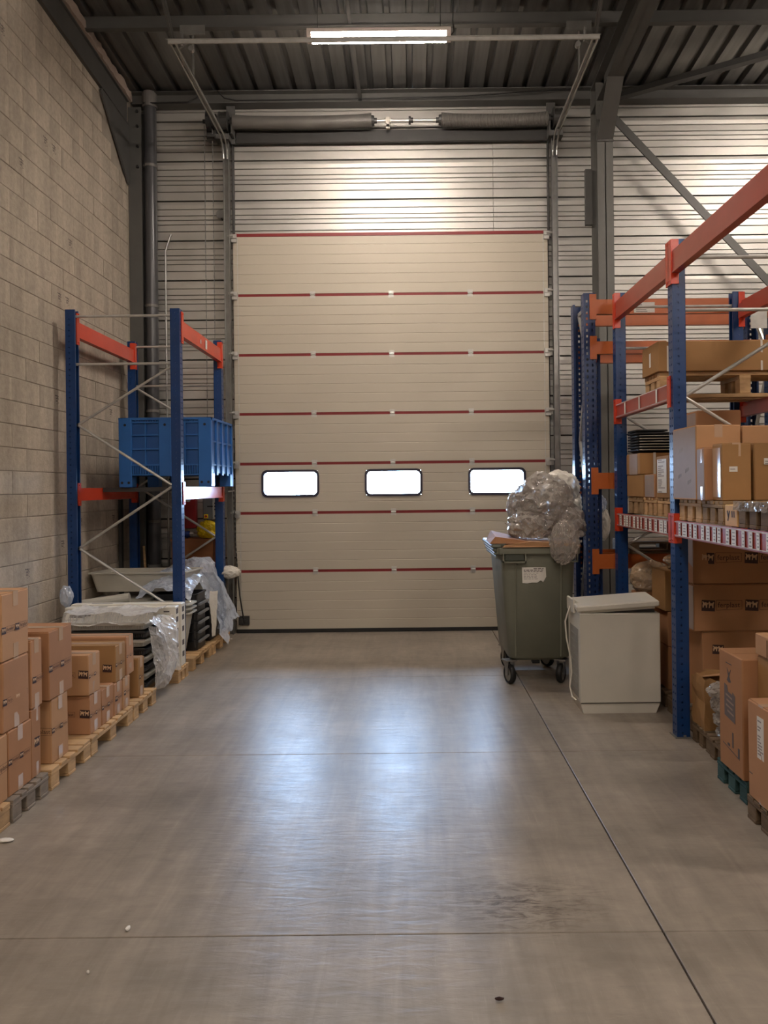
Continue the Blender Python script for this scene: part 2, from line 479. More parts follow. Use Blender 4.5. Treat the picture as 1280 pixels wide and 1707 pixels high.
# back wall: horizontal steel cladding trays round the door opening
wb = struct('wall_back', 'ribbed galvanised steel cladding wall around the door', 'wall')
TP = 0.46
def tray_profile(z):   # outline in (y, z); face towards -Y
    F = YB
    pts = [(F + 0.045, z + 0.004), (F, z + 0.004)]
    for a in (0.102, 0.182, 0.234, 0.285, 0.359):
        d = 0.0
        pts += [(F + d, z + a - 0.006), (F + 0.022, z + a - 0.004), (F + 0.022, z + a + 0.004), (F + d, z + a + 0.006)]
    # one band leans outwards like a folded rib
    pts += [(F - 0.004, z + TP - 0.05), (F, z + TP - 0.014), (F + 0.045, z + TP - 0.014)]
    return pts
MB().box(-3.4, -1.93, YB + 0.04, YB + 0.16, 0, 6.3).box(1.53, XR + 0.2, YB + 0.04, YB + 0.16, 0, 6.3).box(-1.93, 1.53, YB + 0.04, YB + 0.16, 4.50, 6.3).build('wall_lining', CLADBACK, wb)
k = -10
while True:
    z = 4.536 + k * TP; k += 1
    if z > 6.15: break
    spans = [(-3.25, -1.93), (1.53, 4.7), (4.7, XR)] if z < 4.5 else [(-3.25, 0.99), (0.99, 4.7), (4.7, XR)]
    for a, b in spans:
        MB().prism([(p[0], min(p[1], 6.195)) for p in tray_profile(z)], 'x', a + 0.002, b - 0.002).build('cladding_tray', CLAD, wb)
# plain end walls of the hall, out of the picture
MB().box(XR, XR + 0.2, YN, 9.1, 0, 7.3).build('wall_right', CLAD)['kind'] = 'structure'
MB().box(-3.4, XR + 0.2, YN - 0.2, YN, 0, 7.4).build('wall_front', MORTAR)['kind'] = 'structure'
# ground outside the door
tag(MB().box(-30, 30, 9.2, 60, -0.3, -0.15).build('ground_outside', mat('outside_paving', (170, 168, 160), 0.9)), None, None, kind='structure')

# roof: trapezoidal deck sheets
ce = struct('ceiling', 'dark corrugated steel roof deck above the steel purlins', 'ceiling')
P0 = 0.22
for sidx in range(14):
    x0 = -3.45 + sidx * 0.88
    prof = []
    for i in range(4):
        b = x0 + i * P0
        prof += [(b, 0.0), (b + 0.145, 0.0), (b + 0.158, 0.05), (b + 0.206, 0.05)]
    prof += [(x0 + 0.879, 0.0)]
    top = [(x, z + 0.012) for x, z in reversed(prof)]
    m = MB().prism(prof + top, 'y', YN - 0.1, 9.0)
    m.v = [(v[0], v[1], v[2] + roof_z(v[1]) + 0.0) for v in m.v]
    m.build('roof_sheet', DECK, ce)
MB().add([(-3.5, YN - 0.1, roof_z(YN) + 0.13), (XR + .3, YN - 0.1, roof_z(YN) + 0.13), (XR + .3, 9.1, roof_z(9.1) + 0.13), (-3.5, 9.1, roof_z(9.1) + 0.13),
          (-3.5, YN - 0.1, roof_z(YN) + 0.2), (XR + .3, YN - 0.1, roof_z(YN) + 0.2), (XR + .3, 9.1, roof_z(9.1) + 0.2), (-3.5, 9.1, roof_z(9.1) + 0.2)],
         [(0, 3, 2, 1), (4, 5, 6, 7), (0, 1, 5, 4), (1, 2, 6, 5), (2, 3, 7, 6), (3, 0, 4, 7)]).build('roof_insulation', CLADBACK, ce)
def zc_section(y, z0, h=0.15, w=0.06, t=0.006):
    """Z purlin outline in (y,z)"""
    return [(y - w, z0), (y + t, z0), (y + t, z0 + h - t), (y + w, z0 + h - t), (y + w, z0 + h), (y, z0 + h), (y, z0 + t), (y - w, z0 + t)]
pur = 0
for y in (7.5, 6.1, 4.7, 3.3, 1.9, 0.5, -0.9, -2.3, -3.7, -5.1, -6.5, -7.9):
    o = MB().prism(zc_section(y, roof_z(y) - 0.152), 'x', -3.14, XR).build('roof_purlin', STEEL)
    tag(o, None, None, kind='structure')
    pur += 1
# eave beam on the back wall, with lower flange
o = MB().prism([(8.74, 6.045), (8.89, 6.045), (8.89, 6.19), (8.74, 6.19), (8.74, 6.18), (8.80, 6.17), (8.80, 6.06), (8.74, 6.055)], 'x', -3.14, XR).build('eave_beam', STEEL)
tag(o, 'grey steel beam along the top of the cladding wall', 'beam', kind='structure')
o = MB().box(-3.0, XR, 8.84, 8.9, 6.075, 6.12).build('trim_1', DARK); o['kind'] = 'structure'
# anti-sag rod between the purlins
o = MB().box(-0.56, -0.525, 3.3, 7.47, 6.16, 6.175).build('sag_bar', STEEL)
o2 = o
o.data.transform(Matrix.Identity(4))
o.rotation_euler = (math.atan(0.053) * -1, 0, 0); o.location.z = 6.27
tag(o, 'narrow grey tie bar under the roof, in front of the tube lamp', 'tie bar')
o = MB().bar((-0.54, 7.54, 6.15), (-0.53, 8.76, 6.07), 0.04, 0.012, (0, 0, 1)).build('sag_bar', STEEL)
tag(o, 'narrow grey tie bar between roof purlin and eave beam', 'tie bar')

def ibeam_y(m, xc, w, pts_top, pts_bot, tf=0.014, tw=0.01):
    """I-section running along Y between matching top and bottom points (y,z)"""
    for i in range(len(pts_top) - 1):
        (y0, a0), (y1, a1) = pts_top[i], pts_top[i + 1]
        (_, b0), (_, b1) = pts_bot[i], pts_bot[i + 1]
        def slab(x0, x1, l0, l1, u0, u1):
            m.add([(x0, y0, l0), (x1, y0, l0), (x1, y1, l1), (x0, y1, l1), (x0, y0, u0), (x1, y0, u0), (x1, y1, u1), (x0, y1, u1)],
                  [(0, 3, 2, 1), (4, 5, 6, 7), (0, 1, 5, 4), (1, 2, 6, 5), (2, 3, 7, 6), (3, 0, 4, 7)])
        slab(xc - w / 2, xc + w / 2, b0, b1, b0 + tf, b1 + tf)
        slab(xc - w / 2, xc + w / 2, a0 - tf, a1 - tf, a0, a1)
        slab(xc - tw / 2, xc + tw / 2, b0, b1, a0, a1)
    return m
def frame(name, xc, w, yc0, yc1, label, hz, hy, yend):
    t = thing(name, label, 'steel frame', (xc, (yc0 + yc1) / 2, 0)); t['kind'] = 'structure'
    rt = lambda y: roof_z(y) - 0.156
    m = MB()
    m.box(xc - w / 2, xc + w / 2, yc0, yc0 + 0.014, 0, hz).box(xc - w / 2, xc + w / 2, yc1 - 0.014, yc1, 0, rt(yc1)).box(xc - 0.005, xc + 0.005, yc0, yc1, 0, rt(yc1))
    m.build('column', STEEL2, t)
    m = MB()
    ibeam_y(m, xc, w, [(yend, rt(yend)), (yc1, rt(yc1))], [(yend, rt(yend) - 0.28), (yc1, rt(yc1) - 0.28)])
    m.build('rafter', STEEL, t)
    m = MB()
    m.add([(xc - w / 2, yc0, hz), (xc + w / 2, yc0, hz), (xc + w / 2, hy, rt(hy) - 0.281), (xc - w / 2, hy, rt(hy) - 0.281), (xc - w / 2, yc0, hz + 0.02), (xc + w / 2, yc0, hz + 0.02), (xc + w / 2, hy + .02, rt(hy) - 0.28), (xc - w / 2, hy + .02, rt(hy) - 0.28)],
          [(0, 3, 2, 1), (4, 5, 6, 7), (0, 1, 5, 4), (1, 2, 6, 5), (2, 3, 7, 6), (3, 0, 4, 7)])
    m.prism([(yc0 + 0.02, hz), (yc0 + 0.02, rt(yc0) - 0.28), (hy, rt(hy) - 0.28)], 'x', xc - 0.006, xc + 0.006)
    m.box(xc - w / 2 - 0.004, xc + w / 2 + 0.004, yc0 - 0.012, yc0, hz - 0.02, hz + 0.0)
    m.build('haunch', STEEL, t)
    b = MB()
    for zz in (hz + 0.08, hz + 0.22, hz + 0.38, hz + 0.5):
        b.tube([(xc - w / 2 + 0.03, yc0 - 0.012, zz), (xc - w / 2 + 0.03, yc0 + 0.03, zz)], 0.014, 8)
    b.box(xc - w / 2 - 0.01, xc - w / 2 + 0.07, yc0 + 0.0, yc0 + 0.016, hz, hz + 0.62)
    b.build('end_plate', STEEL2, t)
    return t
frame('portal_frame', 2.14, 0.17, 8.3, 8.6, 'grey steel column and haunched rafter right of the door', 5.38, 7.85, YN)
t = thing('portal_frame', 'grey steel column and rafter over the concrete block wall', 'steel frame', (-3.13, 8.8, 0)); t['kind'] = 'structure'
m = MB().box(-3.165, -3.02, 8.72, 8.735, 0, 6.0).box(-3.165, -3.02, 8.885, 8.899, 0, 6.0).box(-3.10, -3.09, 8.735, 8.885, 0, 6.0)
m.build('column', STEEL, t)
m = MB(); ibeam_y(m, -3.175, 0.06, [(YN, roof_z(YN) - 0.156), (8.7, roof_z(8.7) - 0.156)], [(YN, roof_z(YN) - 0.44), (8.7, roof_z(8.7) - 0.44)]); m.build('rafter', STEEL, t)
m = MB().prism([(7.93, wall_top(7.93) + 0.01), (8.70, 5.81), (8.70, 5.12), (8.68, 5.10)], 'x', -3.162, -3.15)
m.bar((-3.156, 7.93, 5.80), (-3.156, 8.69, 5.13), 0.05, 0.02, (1, 0, 0))
m.build('haunch', STEEL, t)
m = MB()
for zz in (5.95, 5.78, 5.55, 5.32):
    m.tube([(-3.06, 8.70, zz), (-3.06, 8.735, zz)], 0.016, 8)
m.build('bolts', BLACK, t)
# rough foam seal between the left rafter and the roof
m = MB(); rr = random.Random(4); vs = []; fs = []
ny = 60
for i in range(ny + 1):
    y = 5.0 + 3.72 * i / ny
    zt = roof_z(y) - 0.03 - rr.uniform(0, 0.035); xo = rr.uniform(-0.01, 0.012)
    vs += [(-3.19, y, roof_z(y) - 0.16), (-3.115 + xo, y, roof_z(y) - 0.16), (-3.125 + xo, y, zt), (-3.19, y, zt)]
    if i:
        a = 4 * (i - 1); c = 4 * i
        fs += [(a + j, a + (j + 1) % 4, c + (j + 1) % 4, c + j) for j in range(4)]
fs += [(3, 2, 1, 0), (4 * ny, 4 * ny + 1, 4 * ny + 2, 4 * ny + 3)]
m.add(vs, fs); m.build('foam_seal', FOAM, t)
# wind braces
o = MB().bar((2.24, 8.66, 5.89), (4.75, 8.66, 3.17), 0.085, 0.02, (0, 1, 0)).build('diagonal_brace', STEEL)
tag(o, 'long grey diagonal wind brace in front of the bright cladding', 'brace', kind='structure')
o = MB().bar((2.3, 8.55, 5.96), (4.75, 7.56, 6.19), 0.09, 0.06, (0, 0, 1)).build('roof_brace', DARK)
tag(o, 'dark roof brace sloping below the deck sheets', 'brace', kind='structure')
o = MB().box(1.98, 2.055, 8.55, 8.60, 4.55, 5.17).build('trim_2', STEEL); o['kind'] = 'structure'

# ------------------------------------------------------------ DOOR
dr = struct('door_1', 'closed cream sectional overhead door with red seams', 'door', (-0.2, 8.8, 0))
DX0, DX1, DY = -2.005, 1.592, 8.78
seams = [0.045, 0.706, 1.371, 1.934, 2.503, 3.178, 3.861, 4.545]
wins = [(-1.692, -1.064), (-0.512, 0.116), (0.671, 1.299)]
WZ0, WZ1 = 1.566, 1.847
def pan_prof(z0, z1, grooves):
    pts = [(DY + 0.04, z0), (DY, z0)]
    for g in grooves:
        if z0 + 0.01 < g < z1 - 0.01:
            pts += [(DY, g - 0.005), (DY + 0.0035, g), (DY, g + 0.005)]
    pts += [(DY, z1), (DY + 0.04, z1)]
    return pts
for i in range(7):
    a, b = seams[i] + (0.016 if i else 0.0), seams[i + 1] - (0.016 if i < 6 else 0.0)
    n = max(4, round((b - a) / 0.113))
    gr = [a + (b - a) * q / n for q in range(1, n)]
    m = MB()
    if i == 2:
        m.prism(pan_prof(a, WZ0, gr), 'x', DX0, DX1)
        m.prism(pan_prof(WZ1, b, gr), 'x', DX0, DX1)
        ex = [DX0] + [v for w in wins for v in w] + [DX1]
        for q in range(0, 8, 2):
            m.prism(pan_prof(WZ0, WZ1, gr), 'x', ex[q], ex[q + 1])
    else:
        m.prism(pan_prof(a, b, gr), 'x', DX0, DX1)
    pan = m.build('door_panel', DOORM, dr)
    if i == 2:
        for (w0, w1) in wins:
            def rr_pts(g, r):
                pts = []
                for cx, cz, s in ((w1 + g - r, WZ1 + g - r, 0), (w0 - g + r, WZ1 + g - r, 1), (w0 - g + r, WZ0 - g + r, 2), (w1 + g - r, WZ0 - g + r, 3)):
                    for q in range(5):
                        t = PI / 2 * (s + q / 4)
                        pts.append((cx + r * math.cos(t), cz + r * math.sin(t)))
                return pts
            ou, inn = rr_pts(0.016, 0.065), rr_pts(-0.012, 0.045)
            m = MB(); n = len(ou); vs = []; fs = []
            for yy in (DY - 0.012, DY + 0.05):
                vs += [(p[0], yy, p[1]) for p in ou] + [(p[0], yy, p[1]) for p in inn]
            for q in range(n):
                j = (q + 1) % n
                fs += [(q, j, n + j, n + q), (2 * n + q, 3 * n + q, 3 * n + j, 2 * n + j), (q, 2 * n + q, 2 * n + j, j), (n + q, n + j, 3 * n + j, 3 * n + q)]
            m.add(vs, fs); m.build('window_frame', mat('window_gasket', (46, 42, 58), 0.4), pan)
            m = MB().prism(rr_pts(-0.008, 0.047), 'y', DY + 0.018, DY + 0.024); m.build('window_pane', GLASS, pan)
    if i:
        z = seams[i]
        MB().box(DX0 + 0.01, DX1 - 0.01, DY + 0.004, DY + 0.03, z - 0.016, z + 0.016).build('seam_strip', RED, pan)
        for hx in (-1.1, -0.203, 0.70):
            m = MB()
            m.box(hx - 0.03, hx + 0.03, DY - 0.004, DY, z + 0.012, z + 0.04).box(hx - 0.03, hx + 0.03, DY - 0.004, DY, z - 0.04, z - 0.012)
            m.tube([(hx - 0.028, DY - 0.008, z), (hx + 0.028, DY - 0.008, z)], 0.008, 8)
            m.box(hx - 0.018, hx + 0.018, DY - 0.006, DY - 0.003, z - 0.03, z + 0.03)
            m.build('hinge', ZINC, pan)
    for sgn, hx in ((-1, DX0 + 0.015), (1, DX1 - 0.015)):
        zz = seams[i + 1] if i < 6 else seams[7] - 0.03
        m = MB().box(hx - 0.03, hx + 0.03, DY - 0.03, DY, zz - 0.05, zz + 0.03).box(hx - 0.035, hx + 0.035, DY - 0.045, DY - 0.03, zz - 0.01, zz + 0.035)
        m.tube([(hx, DY - 0.055, zz + 0.01), (hx + sgn * 0.06, DY - 0.055, zz + 0.01)], 0.012, 8)
        m.build('roller_bracket', ZINC, pan)
MB().box(DX0, DX1, DY - 0.006, DY + 0.04, 4.531, 4.566).build('top_strip', RED, dr)
for hx in (DX0 + 0.05, DX1 - 0.05):
    MB().box(hx - 0.004, hx + 0.004, DY - 0.002, DY, 0.06, 4.52).build('end_stile', ZINC, dr)
MB().box(DX0, DX1, DY - 0.004, DY + 0.044, 0.002, 0.045).build('bottom_seal', BLACK, dr)
m = MB().box(-1.98, -1.86, DY - 0.03, DY, 0.10, 0.20).box(-1.96, -1.92, DY - 0.05, DY - 0.03, 0.12, 0.17).tube([(-1.90, DY - 0.05, 0.15), (-1.90, DY, 0.15)], 0.018, 8)
m.build('floor_lock', DARK, dr)
# jamb and head strips added to keep daylight out between door and wall
m = MB().box(-2.02, -1.92, DY + 0.042, YB + 0.17, 0, 4.56).build('trim_3', BLACK); m['kind'] = 'structure'
m = MB().box(1.52, 1.61, DY + 0.042, YB + 0.17, 0, 4.56).build('trim_4', BLACK); m['kind'] = 'structure'
m = MB().box(-1.92, 1.52, DY + 0.042, YB + 0.17, 4.48, 4.56).build('trim_5', BLACK); m['kind'] = 'structure'
# outer threshold so that no daylight slips under the door
m = MB().box(-2.0, 1.6, DY + 0.045, YB + 0.2, -0.02, 0.02).build('trim_6', DARK); m['kind'] = 'structure'

def track(xc, sgn, label):
    t = thing('door_track', label, 'door track', (xc, 8.72, 0))
    def channel(m, pts, w=0.045, d=0.012):
        m.tube(pts, 0.016, 8)
    m = MB()
    m.box(xc - 0.035, xc + 0.035, 8.765, 8.78, 0, 5.59).box(xc - 0.035 * sgn - 0.003, xc - 0.035 * sgn + 0.003, 8.70, 8.78, 0, 5.59)
    m.box(xc + 0.03 * sgn - 0.003, xc + 0.03 * sgn + 0.003, 8.73, 8.78, 0, 5.59)
    m.build('vertical_rail', ZINCD, t)
    m = MB().box(xc - sgn * 0.065 - 0.004, xc - sgn * 0.065 + 0.004, 8.76, 8.86, 4.57, 5.59)
    m.build('black_gap_strip', BLACK, t)  # black strip filling the gap beside the rail
    m = MB()
    arc = [(8.72 - 0.22 + 0.22 * math.cos(a), 5.40 + 0.205 * math.sin(a)) for a in [PI / 2 * q / 6 for q in range(7)]]
    for off in (-0.022, 0.022):
        m.tube([(xc + off, y, z) for y, z in arc] + [(xc + off, 6.80, 5.605)], 0.011, 6)
    m.bar((xc, 8.5, 5.613), (xc, 6.80, 5.613), 0.05, 0.006, (0, 0, 1))
    m.build('horizontal_rail', ZINCD, t)
    m = MB().bar((xc, 6.85, 5.60), (xc, 6.10, 6.22), 0.04, 0.006, (1, 0, 0)).bar((xc, 6.85, 5.60), (xc, 6.10, 6.22), 0.006, 0.04, (1, 0, 0))
    m.build('hanger', STEEL, t)
    m = MB().box(xc - 0.008, xc + 0.008, 7.44, 7.456, 5.62, 6.14).bar((xc, 7.45, 6.02), (xc, 6.95, 5.63), 0.012, 0.006, (1, 0, 0)).box(xc - 0.12, xc + 0.12, 7.42, 7.44, 6.05, 6.14)
    m.build('hanger_rod', ZINCD, t)
    return t
track(-2.065, -1, 'galvanised door track left of the door, bending under the roof')
track(1.675, 1, 'galvanised door track right of the door, bending under the roof')
t = thing('track_crossbar', 'galvanised bar across the ends of both door tracks, below the lamp', 'crossbar', (-0.2, 6.8, 5.58))
MB().box(-2.10, 1.71, 6.768, 6.783, 5.585, 5.62).box(-2.10, 1.71, 6.76, 6.783, 5.615, 5.62).build('bar', ZINC, t)
m = MB().box(-2.12, -2.02, 6.77, 6.795, 5.62, 5.63).tube([(-1.98, 6.79, 5.57), (-1.98, 6.79, 5.70)], 0.014, 8).tube([(-1.90, 6.78, 5.55), (-1.90, 6.82, 5.55)], 0.025, 10)
m.build('bumper', ZINCD, t)
m = MB().box(1.62, 1.72, 6.77, 6.795, 5.62, 5.63).tube([(1.58, 6.79, 5.57), (1.58, 6.79, 5.70)], 0.014, 8).tube([(1.52, 6.78, 5.55), (1.52, 6.82, 5.55)], 0.025, 10)
m.build('bumper', ZINCD, t)

# torsion springs and shaft above the door
t = thing('spring_shaft', 'dark torsion springs on a steel shaft above the door', 'door mechanism', (-0.2, 8.7, 5.6))
MB().tube([(-2.14, 8.70, 5.805), (1.80, 8.70, 5.805)], 0.016, 10).build('shaft', ZINC, t)
def spring(x0, x1, bow):
    n = 150; pts = []; rs = []
    for i in range(n + 1):
        u = i / n
        sag = bow * math.sin(PI * u)
        pts.append((x0 + (x1 - x0) * u, 8.70, 5.805 - sag))
        e = 1.0 + 0.10 * (max(0, 1 - u * 9) + max(0, 1 - (1 - u) * 9))
        rs.append((0.070 if i % 2 else 0.0745) * e)
    return MB().tube(pts, rs, 18)
for x0, x1 in ((-1.965, -0.40), (0.39, 1.59)):
    sp = spring(x0, x1, 0.014).build('spring', mat('oiled_spring_steel', (100, 97, 92), 0.5, metal=0.2), t, smooth=True)
    for xe, d in ((x0, -1), (x1, 1)):
        m = MB()
        m.tube([(xe, 8.70, 5.805), (xe + d * 0.03, 8.70, 5.805)], [0.062, 0.055], 14).tube([(xe + d * 0.03, 8.70, 5.805), (xe + d * 0.06, 8.70, 5.805)], 0.03, 10)
        m.build('end_cone', DARK, sp)
m = MB().box(-0.235, -0.195, 8.66, 8.74, 5.72, 5.83).box(-0.235, -0.195, 8.66, 8.68, 5.70, 5.75).ring('x', (8.70, 5.805), 0.017, 0.03, -0.25, -0.18, 12)
m.build('centre_bracket', WTAPE, t)
m = MB().ring('x', (8.70, 5.805), 0.016, 0.045, 0.02, 0.045, 14).ring('x', (8.70, 5.805), 0.016, 0.03, 0.045, 0.07, 14)
m.build('collar', DARK, t)
for xd, d in ((-2.07, -1), (1.70, 1)):
    m = MB().ring('x', (8.70, 5.805), 0.016, 0.10, xd - 0.04, xd + 0.04, 20).ring('x', (8.70, 5.805), 0.016, 0.115, xd - 0.05, xd - 0.04, 20).ring('x', (8.70, 5.805), 0.016, 0.115, xd + 0.04, xd + 0.05, 20)
    m.build('cable_drum', DARK, t)
    m = MB().box(xd - 0.05 - d * 0.05, xd + 0.05 - d * 0.05, 8.80, 8.815, 5.60, 6.04).box(xd - 0.10, xd + 0.06, 8.66, 8.80, 5.60, 5.66).box(xd - 0.008 - d * 0.09, xd + 0.008 - d * 0.09, 8.66, 8.80, 5.66, 5.84)
    m.build('bearing_bracket', STEEL, t)
MB().box(-1.96, 1.60, 8.80, 8.85, 5.615, 5.75).build('mounting_beam', DARK, t)
# hand chain hoist beside the left track
t = thing('chain_hoist', 'black hand chain hoist at the left end of the spring shaft', 'chain hoist', (-2.2, 8.66, 5.6))
m = MB().ring('x', (8.66, 5.80), 0.02, 0.11, -2.25, -2.20, 20).ring('x', (8.66, 5.80), 0.02, 0.085, -2.20, -2.17, 20).tube([(-2.30, 8.66, 5.80), (-2.14, 8.67, 5.80)], 0.022, 10)
m.build('pocket_wheel', BLACK, t)
m = MB().box(-2.27, -2.16, 8.70, 8.80, 5.62, 5.90).box(-2.24, -2.16, 8.62, 8.72, 5.58, 5.64); m.build('hoist_bracket', DARK, t)
def chain(m, pts, r=0.006, pitch=0.028):
    for a, b in zip(pts, pts[1:]):
        a, b = Vector(a), Vector(b); n = max(1, int((b - a).length / pitch))
        for i in range(n):
            p = a.lerp(b, (i + 0.5) / n); d = (b - a).normalized()
            w = 0.006
            sd = (1, 0, 0) if i % 2 else (0, 1, 0)
            m.bar(p - d * pitch * 0.62, p + d * pitch * 0.62, 0.012, 0.004, sd)
    return m
o = chain(MB(), [(-2.285, 8.66, 5.75), (-2.287, 8.66, 1.9)]).build('hand_chain', ZINCD, t)
o = chain(MB(), [(-2.195, 8.66, 5.75), (-2.195, 8.68, 1.9), (-2.24, 8.67, 1.86), (-2.287, 8.66, 1.9)]).build('hand_chain', ZINCD, t)
t = thing('pull_chain', 'dark chain hanging down beside the left door track to the door foot', 'chain', (-1.98, 8.66, 0.2))
chain(MB(), [(-2.0, 8.655, 1.62), (-1.985, 8.655, 1.1), (-1.965, 8.655, 0.72)]).build('links', DARK, t)
MB().tube([(-1.965, 8.655, 0.72), (-1.945, 8.66, 0.45), (-1.91, 8.69, 0.18)], 0.008, 6).build('cord', BLACK, t)
m = MB().tube([(-2.06, 8.655, 1.62), (-1.99, 8.655, 1.63)], 0.008, 6); m.build('hook', ZINC, t)
t = thing('limit_switch', 'small round grey switch box left of the door track', 'switch', (-2.155, 8.84, 4.77))
MB().tube([(-2.155, 8.89, 4.81), (-2.155, 8.82, 4.81)], 0.05, 14).build('housing', ZINCD, t)
MB().tube([(-2.155, 8.83, 4.78), (-2.13, 8.82, 4.74), (-2.10, 8.80, 4.76)], 0.007, 6).build('cable', BLACK, t)
# cables looped on the eave beam
for pts, lab in (([(-2.35, 8.72, 6.17), (-2.38, 8.72, 6.10), (-2.48, 8.72, 6.05), (-3.0, 8.72, 6.045)], 'black cable loop on the eave beam left of the door hoist'),
                 ([(-2.15, 8.72, 6.17), (-2.07, 8.72, 6.09), (-1.93, 8.72, 6.06), (-0.5, 8.72, 6.065), (0.6, 8.72, 6.08), (1.3, 8.72, 6.12), (2.0, 8.72, 6.16)], 'thin black cable sagging along the eave beam')):
    tag(MB().tube(pts, 0.008, 6).build('cable', BLACK), lab, 'cable')

# downpipe and thin pipes in the corner
t = thing('downpipe', 'dark grey plastic downpipe in the corner by the block wall', 'pipe', (-2.94, 8.79, 0))
MB().tube([(-2.94, 8.79, 0.74), (-2.94, 8.79, 6.12)], 0.07, 18).build('pipe', PVC, t, smooth=True)
MB().tube([(-2.94, 8.79, 0.0), (-2.94, 8.79, 0.80)], 0.082, 18).build('boot', mat('pale_pvc', (120, 118, 114), 0.5), t, smooth=True)
for z, r, h in ((5.35, .078, .015), (3.75, .078, .015), (2.55, .078, .015), (1.29, .078, .015), (6.105, .083, .085)):
    MB().ring('z', (-2.94, 8.79), 0.069, r, z - h, z + h, 18).build('collar', mat('pipe_collar', (112, 108, 104), 0.4), t)
o = MB().tube([(-2.80, 8.85, 0), (-2.80, 8.85, 4.4), (-2.74, 8.87, 4.6)], 0.012, 8).build('conduit', ZINCD)
tag(o, 'thin pale conduit beside the dark downpipe', 'pipe')
o = MB().box(-3.165, -3.135, 8.30, 8.36, 0, 1.55).build('trim_7', DARK); o['kind'] = 'structure'

# ------------------------------------------------------------ LAMPS
def lamp(x, y, z, label, group=None, hang=True):
    t = thing('tube_lamp', label, 'lamp', (x, y, z), 0, group)
    pr = [(-0.068, 0.055), (-0.07, 0.085), (-0.035, 0.11), (0.035, 0.11), (0.07, 0.085), (0.068, 0.055)]
    MB().prism(pr, 'x', -0.64, 0.64).build('housing', LAMPH, t, local=True)
    dp = [(0.066 * math.cos(a), 0.055 + 0.060 * math.sin(a)) for a in [PI + PI * q / 8 for q in range(9)]]
    MB().prism(dp, 'x', -0.60, 0.60).build('diffuser', LAMPM, t, local=True)
    for e in (-0.62, 0.62):
        MB().prism([(p[0] * 1.06, p[1]) for p in dp], 'x', e - 0.02, e + 0.02).build('end_cap', LAMPH, t, local=True)
    top = roof_z(y) - z
    m = MB()
    for e in (-0.55, 0.55):
        m.tube([(e, 0, 0.10), (e, 0.0, top)], 0.003, 5)
    m.build('hanging_wire', BLACK, t, local=True)
    m = MB().tube([(0.64, 0, 0.05), (0.67, 0.01, 0.09), (0.66, 0.02, 0.20), (0.68, 0.02, top)], 0.005, 5)
    m.build('cable', BLACK, t, local=True)
    return t
lamp(-0.24, 6.865, 5.635, 'lit white tube lamp above the track crossbar, under the roof')
for x, y, lab in ((4.7, 6.9, 'lit tube lamp over the right-hand racks, nearest to the cladding wall'), (-0.24, 2.3, 'lit tube lamp over the aisle, just in front of the viewer'),
                  (4.7, 2.3, 'lit tube lamp over the right-hand racks, level with the viewer'), (-0.24, -2.3, 'first lit tube lamp over the aisle behind the viewer'),
                  (4.7, -2.3, 'first lit tube lamp behind the viewer on the rack side'), (-0.24, -6.3, 'rearmost lit tube lamp over the aisle'), (4.7, -6.3, 'rearmost lit tube lamp on the rack side')):
    lamp(x, y, 5.75, lab, 'tube lamps out of view')

# ------------------------------------------------------------ PALLETS
def pallet(label, x0, x1, y0, y1, z0, h, wood, group=None, nb=5, name='pallet'):
    """deck boards along X, stringers along Y, nine blocks, three bottom boards"""
    t = thing(name, label, 'pallet', ((x0 + x1) / 2, (y0 + y1) / 2, z0), 0, group)
    lx, ly = x1 - x0, y1 - y0
    th = h * 0.15
    w = WOOD[wood]
    key = (round(lx, 3), round(ly, 3), round(h, 3), wood)
    bw = ly / nb * 0.80
    def bx(tag_, sx, sy, sz):
        def f():
            m = MB(); m.cbox(-sx / 2, sx / 2, -sy / 2, sy / 2, 0, sz, 0.003); return m.mesh(tag_, w)
        return cached((tag_,) + key + (round(sx, 3), round(sy, 3)), f)
    rr = random.Random(int(y0 * 1000) % 997)
    for i in range(nb):
        wv = bw * (1.15 if i in (0, nb - 1) else 0.92)
        yy = -ly / 2 + bw * 0.575 + (ly - bw * 1.15) * i / (nb - 1)
        inst('deck_board', bx('deck_board', lx, wv, th), t, (rr.uniform(-.004, .004), yy, h - th))
    bl = min(0.10, ly * 0.24)
    for i in range(3):
        xx = -lx / 2 + 0.045 + (lx - 0.09) * i / 2
        inst('stringer_board', bx('stringer_board', 0.09, ly, th), t, (xx, 0, h - 2 * th))
        for j in range(3):
            yy = -ly / 2 + bl / 2 + (ly - bl) * j / 2
            inst('block', bx('block', 0.085, bl, h - 3 * th), t, (xx, yy, th))
    for j in range(3):
        yy = -ly / 2 + bl / 2 + (ly - bl) * j / 2
        inst('bottom_board', bx('bottom_board', lx, bl * 0.96, th), t, (0, yy, 0))
    return t

PH = 0.116
pallet('pale wooden pallet at the near end of the left row, cut by the picture edge', -2.75, -2.0, 3.40, 3.80, 0, PH, 0)
pallet('weathered grey wooden pallet under the near carton stack', -2.75, -1.995, 3.815, 4.195, 0, PH, 1)
pallet('yellowish wooden pallet under the two-carton stack, partly bare', -2.75, -1.995, 4.225, 4.745, 0, PH, 0)
pallet('yellowish wooden pallet under the short cartons and the wide cartons', -2.80, -1.995, 4.755, 5.465, 0, PH, 0, nb=7)
pallet('wooden pallet under the single narrow carton before the plastic film', -2.75, -1.995, 5.485, 5.965, 0, PH, 0)
pallet('wooden pallet under the white flat cartons', -3.0, -1.995, 6.535, 6.83, 0, PH, 0)
pallet('wooden pallet under the black crates by the door', -3.0, -1.995, 6.97, 7.63, 0, PH, 0, nb=6)
pallet('wooden pallet nearest to the closed door', -3.0, -1.985, 7.65, 8.34, 0, PH, 0, nb=6)

